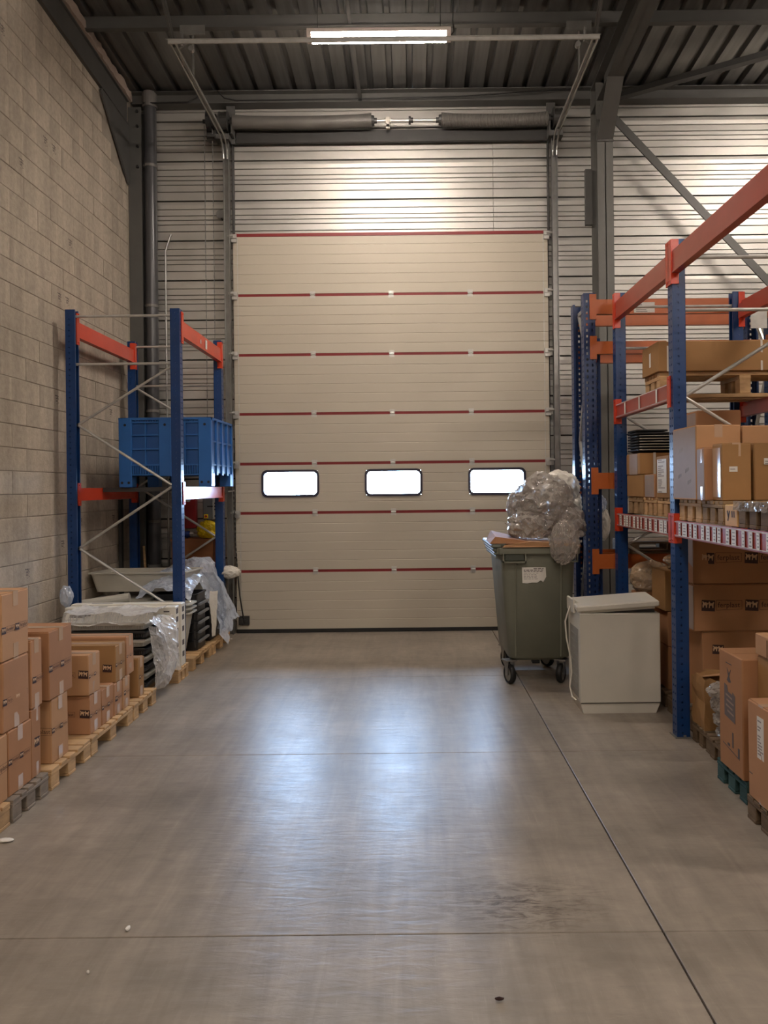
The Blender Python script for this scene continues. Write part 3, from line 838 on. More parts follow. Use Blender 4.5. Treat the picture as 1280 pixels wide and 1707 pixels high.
# ------------------------------------------------------------ CARTONS
def text_mesh():
    cu = bpy.data.curves.new('word', 'FONT'); cu.body = 'ferplast'; cu.size = 1.0; cu.resolution_u = 2
    o = bpy.data.objects.new('word', cu); COL.objects.link(o)
    bpy.context.view_layer.update()
    me = bpy.data.meshes.new_from_object(o.evaluated_get(bpy.context.evaluated_depsgraph_get()))
    vs = [tuple(v.co) for v in me.vertices]; fs = [tuple(p.vertices) for p in me.polygons]
    bpy.data.objects.remove(o); bpy.data.meshes.remove(me)
    w = max(v[0] for v in vs)
    return [(v[0] / w, v[1] / w) for v in vs], fs
TXT = text_mesh()
# the dark badge with its two pale animal shapes (unit: 1 wide)
CATP = [(0.08, 0.30), (0.15, 0.30), (0.19, 0.45), (0.30, 0.47), (0.33, 0.28), (0.40, 0.28), (0.42, 0.48), (0.50, 0.60), (0.44, 0.66), (0.40, 0.62), (0.36, 0.70), (0.20, 0.66), (0.12, 0.76), (0.06, 0.74), (0.11, 0.60), (0.07, 0.48)]
DOGP = [(0.52, 0.26), (0.59, 0.26), (0.62, 0.42), (0.76, 0.44), (0.80, 0.26), (0.87, 0.26), (0.88, 0.50), (0.94, 0.66), (0.88, 0.70), (0.80, 0.62), (0.66, 0.60), (0.60, 0.74), (0.52, 0.70), (0.50, 0.56), (0.55, 0.48)]
def print_mesh(kind, ink):
    m = MB()
    def poly(pts, y, mi, sc=1.0, ox=0.0):
        n = len(pts)
        m.add([(ox + p[0] * sc, y, p[1] * sc) for p in pts], [tuple(range(n))], mi)
    if kind in ('badge', 'both'):
        poly([(0, 0.06), (0.97, 0), (1.0, 0.80), (0.03, 0.86)], -0.0012, 0, 0.32)
        poly(CATP, -0.002, 1, 0.32); poly(DOGP, -0.002, 1, 0.32)
    if kind in ('word', 'both'):
        ox = 0.36 if kind == 'both' else 0.0
        w = 0.52
        m.add([(ox + 0.02 + v[0] * w, -0.0012, 0.095 + v[1] * w) for v in TXT[0]], TXT[1], 0)
        a = ox - 0.015
        for p0, p1 in (((a, 0.03), (a + 0.60, 0.055)), ((a + 0.60, 0.055), (a + 0.60, 0.25)), ((a + 0.60, 0.25), (a, 0.265)), ((a, 0.265), (a, 0.03))):
            d = Vector((p1[0] - p0[0], p1[1] - p0[1])).normalized() * 0.004; nn = Vector((-d.y, d.x))
            m.add([(p0[0] - nn.x, -0.0012, p0[1] - nn.y), (p1[0] - nn.x, -0.0012, p1[1] - nn.y), (p1[0] + nn.x, -0.0012, p1[1] + nn.y), (p0[0] + nn.x, -0.0012, p0[1] + nn.y)], [(0, 1, 2, 3)], 0)
    me = bpy.data.meshes.new('printed_logo')
    me.from_pydata(m.v, [], m.f); me.materials.append(ink); me.materials.append(CARDL)
    me.polygons.foreach_set('material_index', m.m)
    return me
PR = {k: print_mesh(k, INK) for k in ('badge', 'word', 'both')}

def face_print(t, dims, face, kind, u, zf, s):
    """put a print on face x+ / x- / y-; u: start along the face as read, zf: height, both as fractions; s: unit size in m"""
    lx, ly, lz = dims
    z = lz * zf
    if face == 'y-':
        loc, r = (-lx / 2 + lx * u, -ly / 2 - 0.0004, z), 0
    elif face == 'x+':
        loc, r = (lx / 2 + 0.0004, -ly / 2 + ly * u, z), PI / 2
    else:
        loc, r = (-lx / 2 - 0.0004, ly / 2 - ly * u, z), -PI / 2
    return inst('printed_logo' if kind != 'label' else 'label', PR[kind], t, loc, (0, 0, r), (s, 1, s) if r == 0 else (s, 1, s))

CN = [0]
def carton(label, x0, x1, y0, y1, z0, z1, prints=(), tape='x', mi=None, mside=None, group=None, rz=0.0, name='carton', open_top=False):
    t = thing(name, label, 'box', ((x0 + x1) / 2, (y0 + y1) / 2, z0), rz, group)
    lx, ly, lz = x1 - x0, y1 - y0, z1 - z0
    CN[0] += 1
    M = CARD[CN[0] % 3 if mi is None else mi]
    rr = random.Random(CN[0])
    m = MB(); bm = bmesh.new(); bmesh.ops.create_cube(bm, size=1)
    bulge = 0.004
    for v in bm.verts:
        v.co = Vector((v.co.x * lx + rr.uniform(-1, 1) * 0.003, v.co.y * ly + rr.uniform(-1, 1) * 0.003, (v.co.z + 0.5) * (lz - 0.004)))
    bmesh.ops.bevel(bm, geom=bm.edges[:], offset=0.0045, segments=1, affect='EDGES', profile=0.5)
    m.addbm(bm)
    m.build('body', M, t, local=True)
    # closing flaps meeting in a seam
    m = MB(); g = 0.0015; e = 0.004
    if tape == 'x':
        m.box(-lx / 2 + e, lx / 2 - e, -ly / 2 + e, -g, lz - 0.005, lz - 0.0012).box(-lx / 2 + e, lx / 2 - e, g, ly / 2 - e, lz - 0.005, lz)
    else:
        m.box(-lx / 2 + e, -g, -ly / 2 + e, ly / 2 - e, lz - 0.005, lz - 0.0012).box(g, lx / 2 - e, -ly / 2 + e, ly / 2 - e, lz - 0.005, lz)
    m.build('top_flaps', M, t, local=True)
    if tape:
        w = 0.024; a = 0.0012; l2 = (lx if tape == 'x' else ly) / 2
        dn = min(0.075, lz * 0.3)
        prof = [(-l2 - a, lz - dn), (-l2 - a, lz + a), (l2 + a, lz + a), (l2 + a, lz - dn), (l2 - 0.001, lz - dn), (l2 - 0.001, lz - 0.0005), (-l2 + 0.001, lz - 0.0005), (-l2 + 0.001, lz - dn)]
        m = MB().prism(prof, 'y' if tape == 'x' else 'x', -w, w)
        if tape == 'x':
            for sx in (-1, 1):
                MB().box(sx * (lx / 2 - 0.001), sx * (lx / 2 + a), -w, w, 0.002, dn).build('tape_end', TAPE, t, local=True)
        m.build('tape', TAPE, t, local=True)
    for p in prints:
        face_print(t, (lx, ly, lz), *p)
    return t
def label_on(t, face, dims, u, zf, w, h, M=PAPER, name='label', lines=True):
    """a flat paper label with a few printed lines"""
    lx, ly, lz = dims
    m = MB()
    m.box(0, w, -0.0012, 0, 0, h)
    if lines:
        rr = random.Random(int(w * 1000))
        n = max(3, int(h / 0.014))
        for i in range(n):
            if rr.random() < 0.7:
                z = h * (i + 0.5) / n
                m.box(w * 0.1, w * rr.uniform(0.4, 0.9), -0.0018, -0.0012, z - h * 0.12 / n * 2, z + h * 0.12 / n * 2, 1)
    r = 0
    if face == 'y-': off = (-lx / 2 + lx * u, -ly / 2 - 0.0012, lz * zf)
    elif face == 'x-': off = (-lx / 2 - 0.0012, ly / 2 - ly * u, lz * zf); r = -PI / 2
    else: off = (lx / 2 + 0.0012, -ly / 2 + ly * u, lz * zf); r = PI / 2
    o = m.build(name, [M, INKL], t, local=True)
    o.location = off; o.rotation_euler = (0, 0, r)
    return o

XF = -2.03
pr2 = lambda w, z=0.47: [('x+', 'both', -0.02, z, w * 0.50), ('x+', 'both', 0.47, z, w * 0.50)]
ZP = PH + 0.001
carton('lowest carton at the left picture edge, on the pale near pallet', -2.5, XF, 3.45, 3.835, ZP, 0.445, [('x+', 'both', 0.02, .42, .19), ('x+', 'both', 0.55, .42, .19)])
carton('lowest carton of the near stack, on the weathered grey pallet', -2.5, XF, 3.845, 4.075, ZP, 0.447, pr2(.23), group=None)
carton('middle carton of the near stack, big, above the grey pallet', -2.5, XF, 3.80, 4.055, 0.449, 0.802, pr2(.26, .38))
carton('topmost carton of the near stack, shiny tape on its upper edge', -2.5, XF, 3.795, 4.062, 0.804, 1.142, pr2(.27, .40))
carton('lower carton wedged behind the near stack, on the grey pallet', -2.45, XF - 0.005, 4.083, 4.19, ZP, 0.487, [('x+', 'badge', .25, .42, .20)])
carton('upper carton wedged behind the near stack', -2.45, XF, 4.083, 4.20, 0.489, 0.855, [('x+', 'both', .1, .36, .13)])
carton('lower carton of the two-high stack on the partly bare pallet', -2.45, XF, 4.312, 4.515, ZP, 0.477, pr2(.21, .47) + [('y-', 'word', .72, .42, .2)])
carton('upper carton of the two-high stack, wider than the one below', -2.55, XF, 4.285, 4.578, 0.479, 0.865, pr2(.28, .40) + [('y-', 'word', .70, .40, .2)])
carton('small lower carton with dark badge, at the front of the second yellowish pallet', -2.30, XF, 4.82, 4.992, ZP, 0.364, [('y-', 'badge', .76, .42, .20), ('y-', 'word', .30, .42, .16)] + pr2(.17, .42))
carton('small upper carton with dark badge, shiny tape along its top edge', -2.30, XF, 4.805, 4.975, 0.366, 0.618, [('y-', 'badge', .76, .42, .20), ('y-', 'word', .34, .42, .16)] + pr2(.17, .42))
carton('narrow short carton right behind the small two-carton stack', -2.42, XF, 5.005, 5.202, ZP, 0.350, pr2(.2, .42))
carton('narrow carton carrying the wide tan carton', -2.42, XF, 5.212, 5.36, ZP, 0.334, [('x+', 'both', .1, .42, .13)])
carton('narrow reddish carton carrying the rearmost wide carton', -2.42, XF, 5.372, 5.5, ZP, 0.334, [('x+', 'both', .1, .42, .12)])
carton('wide tan carton with dark badge lying on narrow cartons', -2.72, XF, 5.245, 5.42, 0.336, 0.590, [('y-', 'badge', .87, .28, .20), ('y-', 'word', .70, .30, .16)] + pr2(.17, .42), mi=3)
carton('rearmost wide carton, just before the film-wrapped trays', -2.72, XF, 5.445, 5.585, 0.336, 0.612, pr2(.14, .45))
carton('single narrow carton standing alone before the plastic film', -2.25, XF, 5.68, 5.79, ZP, 0.405, [('x+', 'both', .1, .45, .1), ('y-', 'word', .2, .45, .12)], mi=3)

# white flat cartons standing on edge
for i, (y0, y1, x1, lab) in enumerate(((6.545, 6.655, -2.02, 'white flat carton on edge, front one of the pair behind the film'), (6.665, 6.775, -2.005, 'white flat carton on edge, rear one of the pair before the blue upright'))):
    t = thing('flat_carton', lab, 'box', (-2.49, (y0 + y1) / 2, ZP))
    w = x1 + 2.965
    lx = w; ly = y1 - y0; lz = 0.535 + 0.01 * i
    m = MB(); m.cbox(-2.965, x1, y0, y1, ZP, ZP + lz, 0.006); m.build('body', WHITEC, t)
    m = MB()
    for zz in (0.08, 0.18, 0.30, 0.40, 0.47):
        m.box(x1 - 0.0003, x1 + 0.001, y0 + 0.02, y1 - 0.035, ZP + zz, ZP + zz + 0.045)
    if i == 0:
        for z0_, z1_ in ((0.50, 0.505), (0.43, 0.435)):
            m.box(-2.94, -2.70, y0 - 0.001, y0, ZP + z0_, ZP + z1_)
        m.box(-2.12, -2.07, y0 - 0.001, y0, ZP + 0.49, ZP + 0.50)
        m.box(-2.92, -2.74, y0 - 0.001, y0, ZP + 0.45, ZP + 0.475)
    m.build('print', INKG, t)['kind'] = 'stuff'
    MB().box(-2.80, -2.62, (y0 + y1) / 2 - 0.01, (y0 + y1) / 2 + 0.01, ZP + lz - 0.0005, ZP + lz + 0.001).build('hand_slot', INKG, t)

# film-wrapped stack of flat trays in front of them
def tray_mesh_rect(m, x0, x1, y0, y1, z0, z1, wall=0.006, flare=0.03, rim=0.015):
    """open rectangular tray with sloping walls and an outward rim"""
    def ringpts(x0, x1, y0, y1, z, r=0.04):
        pts = []
        for cx, cy, s in ((x1 - r, y1 - r, 0), (x0 + r, y1 - r, 1), (x0 + r, y0 + r, 2), (x1 - r, y0 + r, 3)):
            for q in range(4):
                t = PI / 2 * (s + q / 3); pts.append((cx + r * math.cos(t), cy + r * math.sin(t), z))
        return pts
    f = flare
    L = [ringpts(x0 + f, x1 - f, y0 + f, y1 - f, z0), ringpts(x0 + rim, x1 - rim, y0 + rim, y1 - rim, z1 - 0.012), ringpts(x0, x1, y0, y1, z1 - 0.012), ringpts(x0, x1, y0, y1, z1),
         ringpts(x0 + rim + wall, x1 - rim - wall, y0 + rim + wall, y1 - rim - wall, z1), ringpts(x0 + f + wall, x1 - f - wall, y0 + f + wall, y1 - f - wall, z0 + wall)]
    n = 16; vs = [p for l in L for p in l]; fs = []
    for a in range(5):
        for k in range(n):
            j = (k + 1) % n
            fs.append((a * n + k, a * n + j, (a + 1) * n + j, (a + 1) * n + k))
    fs.append(tuple(range(n))); fs.append(tuple(range(5 * n, 6 * n)))
    m.add(vs, fs); return m
ords = ['lowest', 'second lowest', 'third lowest', 'fourth from the bottom', 'fourth from the top', 'third from the top', 'second from the top', 'topmost']
for i in range(8):
    z = 0.06 + 0.068 * i
    t = thing('flat_tray', '%s of the film-wrapped grey and black trays before the white cartons' % ords[i], 'tray', (-2.43, 6.33, z), 0, 'film-wrapped flat trays')
    m = MB(); tray_mesh_rect(m, -2.76, -2.12, 6.10, 6.52, z, z + 0.05, flare=0.025)
    m.build('pan', BLACKP if i % 2 == 0 and i < 7 else TRAY, t)
    m = MB()
    for k in range(34):
        m.box(-2.74 + k * 0.018, -2.735 + k * 0.018, 6.112, 6.12, z + 0.012, z + 0.036)
    m.box(-2.75, -2.13, 6.10, 6.106, z + 0.05, z + 0.062).build('grid_edge', ZINC if i % 2 else DARK, t)
MB().box(-2.70, -2.18, 6.12, 6.50, 0, 0.06).build('riser', WOOD[2])
o = COL.objects['riser']; o.name = 'wooden_riser'; tag(o, 'flat wooden base under the film-wrapped trays', 'pallet')

# ------------------------------------------------------------ crumpled film
def fbm(p, o=4, ridged=True):
    s = 0; a = 1; f = 1; tot = 0
    for i in range(o):
        n = noise.noise(p * f)
        s += a * ((1 - 2 * abs(n)) if ridged else n); tot += a
        a *= 0.55; f *= 2.05
    return s / tot
def crumple(center, rad, seed, sub=4, amp=0.28, freq=1.6, squash=None):
    bm = bmesh.new(); bmesh.ops.create_icosphere(bm, subdivisions=sub, radius=1)
    sv = Vector((seed * 13.7, seed * 7.1, seed * 3.3))
    rot = Matrix.Rotation(seed * 1.3, 3, Vector((0.5, 0.3, 0.8)).normalized())
    for v in bm.verts:
        d = v.co.normalized()
        e = rot @ d; e = Vector((e.x, e.y, e.z * 2.4))
        k = 1 + amp * 0.9 * (fbm(d * freq + sv, 2) - 0.3) + amp * 0.45 * (fbm(e * 2.6 + sv, 3) - 0.3)
        j = noise.noise_vector(d * 3 + sv) * 0.10 * amp / 0.28
        q = d * k + j
        v.co = Vector((center[0] + q.x * rad[0], center[1] + q.y * rad[1], center[2] + q.z * rad[2]))
        if squash is not None and v.co.z < squash: v.co.z = squash + (v.co.z - squash) * 0.05
    m = MB(); m.addbm(bm); return m
def sheet(fn, nu, nv, amp, freq, seed):
    vs = []; fs = []
    sv = Vector((seed * 5.1, seed * 9.7, seed * 2.9))
    for i in range(nu + 1):
        for j in range(nv + 1):
            p = Vector(fn(i / nu, j / nv))
            n = Vector((fbm(p * freq + sv, 3), fbm(p * freq + sv + Vector((9, 1, 4)), 3), fbm(p * freq + sv + Vector((3, 8, 2)), 3)))
            vs.append(p + n * amp)
    for i in range(nu):
        for j in range(nv):
            a = i * (nv + 1) + j
            fs.append((a, a + 1, a + nv + 2)); fs.append((a, a + nv + 2, a + nv + 1))
    return MB().add(vs, fs)

# clear film hanging over the aisle side of the wrapped trays, down to the floor
def hang(u, v):
    y = 5.98 + 0.62 * u + 0.10 * v * (0.5 - u)
    top = 0.62 - 0.05 * u
    bot = 0.03 + 0.5 * max(0, u - 0.35) ** 1.2
    z = top + (bot - top) * v
    x = -2.10 + 0.15 * math.sin(PI * min(1, v * 0.9)) * (1 - 0.6 * u) + 0.03 * math.sin(9 * u + 5 * v)
    return (x, y, z)
t = thing('plastic_wrap', 'crumpled clear plastic film hanging off the wrapped trays down to the floor', 'plastic film', (-2.05, 6.25, 0.0))
sheet(hang, 44, 44, 0.045, 4.5, 1).build('hanging_film', FILMC, t)
def topf(u, v):
    return (-2.80 + 0.72 * u, 6.06 + 0.46 * v, 0.665 - 0.02 * abs(math.sin(6 * u)) - (0.07 if v < 0.12 else 0.0))
sheet(topf, 40, 22, 0.022, 6.0, 2).build('top_film', FILMC, t)
def inner(u, v):
    return (-2.09 + 0.05 * math.sin(7 * u) + 0.05 * v, 6.02 + 0.5 * u, 0.55 - 0.45 * v)
sheet(inner, 30, 30, 0.04, 5.0, 5).build('inner_film', FILMC, t)

# grey plastic trays and tubs behind the white cartons
for i, zz in enumerate((0.42, 0.46, 0.50)):
    m = MB(); tray_mesh_rect(m, -2.86, -2.02, 6.99, 7.24, zz - 0.302, zz + 0.105, wall=0.003, flare=0.09, rim=0.03)
    o = m.build('nested_tub', TRAY)
    tag(o, ['lowest of three nested grey tubs behind the white cartons', 'middle one of three nested grey tubs behind the white cartons', 'uppermost of three nested grey tubs behind the white cartons'][i], 'tub', 'nested grey tubs')
o = MB().cbox(-3.12, -2.52, 7.28, 7.72, ZP, 0.60, 0.01).build('closed_tub', TRAY); tag(o, 'closed grey plastic tub beneath the tilted open tub by the block wall', 'tub')
t = thing('open_tub', 'large open grey tub lying tilted on top of the other tubs, by the block wall', 'tub', (-2.65, 7.62, 0.665), math.radians(-7))
m = MB(); tray_mesh_rect(m, -0.49, 0.52, -0.22, 0.24, 0.0, 0.19, flare=0.06, rim=0.02)
m.v = [(a, b, c + 0.015 * a) for a, b, c in m.v]
m.build('shell', TRAY, t, local=True)
o = MB().tube([(-3.06, 7.05, 0.60), (-2.62, 7.12, 0.655)], 0.045, 14).build('roll', TRAY); tag(o, 'grey plastic roll lying across the tubs by the block wall', 'roll')
MB().cbox(-3.10, -2.88, 6.99, 7.2, ZP, 0.575, 0.01).build('tub_block', TRAY)
o = COL.objects['tub_block']; o.name = 'upright_tub'; tag(o, 'grey tub standing under the grey roll, beside the block wall', 'tub')
# bluish film over the tubs, and the small bit by the upright
def f1(u, v):
    return (-2.62 + 0.50 * u, 7.16 + 0.50 * v, 0.70 + 0.10 * math.sin(PI * u) + 0.06 * v - 0.10 * (1 - v) ** 2)
o = sheet(f1, 30, 24, 0.05, 6.0, 3).build('plastic_film', FILMB); tag(o, 'bluish plastic film lying over the grey tubs behind the front uprights', 'plastic film')
o = crumple((-3.05, 6.78, 0.72), (0.05, 0.05, 0.085), 3, 3, 0.3).build('plastic_film', FILMB); tag(o, 'small tuft of bluish film left of the front blue upright', 'plastic film')

# black crates, nested one in another
for i in range(5):
    z = 0.118 + 0.088 * i
    t = thing('black_crate', ['lowest', 'second from the bottom', 'middle', 'second from the top', 'topmost'][i] + ' of the black crates beside the nested grey tubs', 'crate', (-2.26, 7.5, z), 0, 'stacked black crates')
    m = MB(); tray_mesh_rect(m, -2.50 + 0.004 * i, -2.04, 7.285, 7.655, z, z + 0.185 if i == 4 else z + 0.086, flare=0.012, rim=0.012)
    m.build('shell', BLACKP, t)
    m = MB().box(-2.04, -2.018, 7.31, 7.63, z + 0.075, z + 0.095)
    m.build('side_handle', mat('grey_handle', (120, 122, 124), 0.4), t)
    m = MB().box(-2.075, -2.06, 7.280, 7.287, z + 0.03, z + 0.10).tube([(-2.066, 7.278, z + 0.04), (-2.066, 7.278, z + 0.095)], 0.006, 6)
    m.build('corner_clip', DARK, t)
o = MB().cbox(-2.5, -2.035, 7.76, 8.28, ZP, 0.50, 0.02).build('black_tub', BLACKP); tag(o, 'black plastic tub on the pallet nearest to the door', 'crate')
o = MB().cbox(-2.95, -2.12, 7.98, 8.32, 0.505, 0.70, 0.02).build('grey_bundle', TRAY); tag(o, 'grey plastic tub beneath the big sheet of bluish film', 'tub')
def f2(u, v):
    x = -2.52 + 0.62 * u
    z = 0.84 + 0.05 * math.sin(PI * u * 1.2) - 0.60 * max(0, u - 0.52) * 2.0
    y = 7.72 + 0.50 * v
    if v < 0.5:
        z -= (0.5 - v) * 0.35
    return (x, y, z)
o = sheet(f2, 44, 30, 0.055, 4.5, 7).build('plastic_film', FILMB); tag(o, 'big bluish plastic sheet draped over tubs next to the door', 'plastic film')
def f3(u, v):
    w = 0.16 * (1 - 0.6 * v)
    return (-2.02 + 0.10 * math.sin(3 * v) - w * u + 0.05 * v, 7.74 + 0.12 * u, 0.78 - 0.58 * v)
o = sheet(f3, 16, 34, 0.035, 6.0, 9).build('plastic_film', FILMB); tag(o, 'strip of bluish film trailing down beside the black tub', 'plastic film')
def f4(u, v):
    return (-2.0 + 0.07 * (u - 0.5) * (1 - 0.7 * v), 7.66 + 0.06 * u, 0.62 - 0.45 * v)
o = sheet(f4, 12, 30, 0.015, 6.0, 11).build('plastic_film', FILMW); tag(o, 'whitish strip of film between black crates and black tub', 'plastic film')
o = crumple((-2.0, 8.42, 0.74), (0.11, 0.07, 0.065), 6, 4, 0.2).build('white_bag', FILMW); tag(o, 'crumpled white bag tied near the left door track', 'bag')
o = MB().tube([(-2.09, 8.46, 0.0), (-2.04, 8.44, 0.70)], 0.014, 8).build('pole', DARK); tag(o, 'dark pole under the crumpled white bag', 'pole')

# ------------------------------------------------------------ behind the left rack: wooden cabinet, boxes on the wall
t = thing('plywood_cabinet', 'brown wooden cabinet against the cladding behind the left rack', 'cabinet', (-2.43, 8.68, 0))
m = MB(); m.cbox(-2.66, -2.20, 8.50, 8.86, 0.02, 1.085, 0.004); m.build('body', PLY, t)
MB().box(-2.67, -2.19, 8.49, 8.87, 1.085, 1.10).build('top', PLY, t)
MB().box(-2.655, -2.205, 8.494, 8.50, 0.04, 1.06).build('door', PLY, t)
o = MB().box(-2.185, -2.165, 8.52, 8.56, 0.0, 1.14).box(-2.165, -2.14, 8.52, 8.55, 0.62, 0.78).build('red_lever_bar', mat('dull_red_paint', (110, 44, 40), 0.5)); tag(o, 'dull red bar standing beside the wooden cabinet', 'bar')
o = crumple((-2.30, 8.66, 1.19), (0.10, 0.08, 0.10), 12, 4, 0.30, squash=1.105).build('yellow_bag', YELLOW); tag(o, 'crumpled yellow plastic bag on the wooden cabinet', 'bag')
t = thing('cordless_drill', 'small blue power tool lying on the wooden cabinet', 'tool', (-2.55, 8.66, 1.10))
m = MB().tube([(-2.66, 8.64, 1.145), (-2.50, 8.66, 1.15)], [0.03, 0.036], 12).tube([(-2.55, 8.65, 1.145), (-2.53, 8.68, 1.115)], 0.02, 8)
m.build('body', mat('tool_blue', (24, 46, 110), 0.4), t)
MB().tube([(-2.50, 8.66, 1.15), (-2.46, 8.665, 1.15)], 0.018, 10).tube([(-2.46, 8.665, 1.15), (-2.42, 8.67, 1.15)], 0.007, 8).build('chuck', ZINC, t)
o = MB().tube([(-2.95, 8.62, 0.0), (-3.02, 8.66, 1.02)], 0.014, 8).build('broomstick', WOOD[0]); tag(o, 'wooden stick leaning in the corner by the downpipe', 'stick')
t = thing('red_wall_box', 'dark red metal box on the cladding above the wooden cabinet', 'wall box', (-2.55, 8.86, 1.20))
m = MB(); m.cbox(-2.64, -2.475, 8.80, 8.90, 1.205, 1.58, 0.006); m.build('case', REDBOX, t)
m = MB().tube([(-2.555, 8.80, 1.535), (-2.555, 8.797, 1.535)], 0.028, 14); m.build('sticker', PAPER, t)
t = thing('control_box', 'grey door control box with yellow rotary switch, on the cladding', 'control box', (-2.29, 8.85, 1.30))
m = MB(); m.cbox(-2.385, -2.275, 8.79, 8.90, 1.30, 1.545, 0.005); m.build('case', CTRL, t)
m = MB(); m.cbox(-2.275, -2.205, 8.792, 8.90, 1.305, 1.545, 0.004); m.build('cover', mat('control_light', (178, 178, 174), 0.4), t)
MB().box(-2.37, -2.325, 8.784, 8.79, 1.32, 1.365).build('switch_plate', YELLOW, t)
MB().tube([(-2.347, 8.784, 1.342), (-2.347, 8.77, 1.342)], 0.014, 10).build('switch_knob', mat('switch_red', (150, 30, 26), 0.4), t)
m = MB()
for zz in (1.345, 1.42, 1.455, 1.49):
    m.tube([(-2.24, 8.792, zz), (-2.24, 8.78, zz)], 0.012, 10)
m.box(-2.335, -2.27, 8.786, 8.79, 1.448, 1.462)
m.build('buttons', BLACK, t)
MB().tube([(-2.345, 8.84, 1.30), (-2.34, 8.82, 1.23), (-2.30, 8.82, 1.195), (-2.25, 8.83, 1.24), (-2.24, 8.85, 1.30)], 0.008, 6).build('cable', BLACK, t)

# ------------------------------------------------------------ RACKS
def perf_plate(m, u0, u1, t0, t1, z0, z1, cols, pitch, hh, plane):
    """upright plate spanning u0..u1, thickness t0..t1, with real rows of holes; plane 'xz' or 'yz'"""
    def B(a, b, c, d):
        if plane == 'xz': m.box(a, b, t0, t1, c, d)
        else: m.box(t0, t1, a, b, c, d)
    e = u0
    for c, hw in cols:
        B(e, c - hw, z0, z1); e = c + hw
    B(e, u1, z0, z1)
    for c, hw in cols:
        z = z0
        n = int((z1 - z0) / pitch)
        for i in range(n):
            zc = z0 + (i + 0.5) * pitch
            B(c - hw, c + hw, z, zc - hh); z = zc + hh
        B(c - hw, c + hw, z, z1)
def upright_mesh(h, w, d, M, big):
    m = MB(); th = 0.004
    cols = [(-w * 0.22, 0.0075), (w * 0.22, 0.0075)] if big else [(-w * 0.2, 0.006), (w * 0.2, 0.006)]
    perf_plate(m, -w / 2, w / 2, 0, th, 0.006, h, cols, 0.05, 0.011 if big else 0.007, 'xz')
    for sx in (-1, 1):
        a, b = (sx * w / 2, sx * (w / 2 - th))
        perf_plate(m, th, d, min(a, b), max(a, b), 0.006, h, [(d * 0.42, 0.006)] if not big else [(d * 0.3, 0.006), (d * 0.68, 0.006)], 0.05, 0.0065, 'yz')
        m.box(sx * w / 2, sx * (w / 2 - 0.018), d - th, d, 0.006, h)
    # stiffening fold and foot plate
    m.box(-w / 2 + 0.004, -w / 2 + 0.012, th, d * 0.5, 0.006, h)
    return m.mesh('upright', M)
def foot_mesh():
    m = MB(); m.box(-0.06, 0.06, -0.015, 0.105, 0, 0.006)
    m.tube([(-0.045, 0.05, 0.006), (-0.045, 0.05, 0.018)], 0.009, 6).tube([(0.045, 0.05, 0.006), (0.045, 0.05, 0.018)], 0.009, 6)
    return m.mesh('base_plate', ZINCD)
UPA = upright_mesh(3.27, 0.085, 0.085, BLUE, False)
UPR = upright_mesh(3.245, 0.085, 0.085, BLUE, False)
UPB = upright_mesh(3.30, 0.10, 0.10, NAVY, True)
UPC = upright_mesh(2.93, 0.10, 0.06, NAVY, True)
FOOT = foot_mesh()
def put_upright(t, me, x, y, rz, name='upright'):
    """x,y of the web centre in world space; the web looks along rz (0: -Y, +90: +X, -90: -X, 180: +Y)"""
    L = t.location
    u = inst(name, me, t, (x - L.x, y - L.y, 0), (0, 0, math.radians(rz)))
    inst('base_plate', FOOT, u, (0, 0, 0))
    return u
def beam(t, axis, a0, a1, c, z0, z1, sgn, M, MC, clip=0.085, thick=0.045):
    """beam along y (or x) between a0 and a1; outer face at c, looking towards sgn; connectors at both ends"""
    h = z1 - z0
    s = sgn
    prof = [(0, 0), (0, h), (-0.018, h), (-0.018, h - 0.028), (-thick, h - 0.028), (-thick, 0)]
    pts = [(c + s * (q[0] - 0.004), z0 + q[1]) for q in prof]
    m = MB().prism(pts, 'y' if axis == 'y' else 'x', a0, a1)
    # rolled lower lip
    if axis == 'y': m.box(c - s * 0.004, c + s * 0.002, a0, a1, z0, z0 + 0.010)
    else: m.box(a0, a1, c - s * 0.004, c + s * 0.002, z0, z0 + 0.010)
    b = m.build('beam', M, t)
    for e, d in ((a0, -1), (a1, 1)):
        m = MB()
        zc0, zc1 = (z0 - 0.07, z1 + 0.075) if z1 > 3.1 and axis == 'y' else (z0 - 0.045, z1 + 0.045)
        if axis == 'y':
            m.box(c - s * 0.002, c + s * 0.006, e, e + d * 0.055, zc0, zc1).box(c - s * thick, c + s * 0.006, e - d * 0.004, e + d * 0.001, zc0, zc1)
            for zz in (zc0 + 0.02, zc1 - 0.02):
                m.tube([(c + s * 0.004, e + d * 0.028, zz), (c + s * 0.010, e + d * 0.028, zz)], 0.007, 6)
        else:
            m.box(e, e + d * 0.055, c - s * 0.002, c + s * 0.006, zc0, zc1).box(e - d * 0.004, e + d * 0.001, c - s * thick, c + s * 0.006, zc0, zc1)
            for zz in (zc0 + 0.02, (zc0 + zc1) / 2, zc1 - 0.02):
                m.tube([(e + d * 0.028, c + s * 0.004, zz), (e + d * 0.028, c + s * 0.010, zz)], 0.008, 6)
        m.build('connector', MC, b)
    return b
def braces(t, pts, r=0.012, plane_y=None):
    for p0, p1 in pts:
        m = MB().tube([p0, p1], r, 8)
        for p in (p0, p1):
            m.tube([(p[0], p[1] - 0.012, p[2]), (p[0], p[1] + 0.012, p[2])], r * 1.1, 6)
        m.build('brace', ZINC, t)

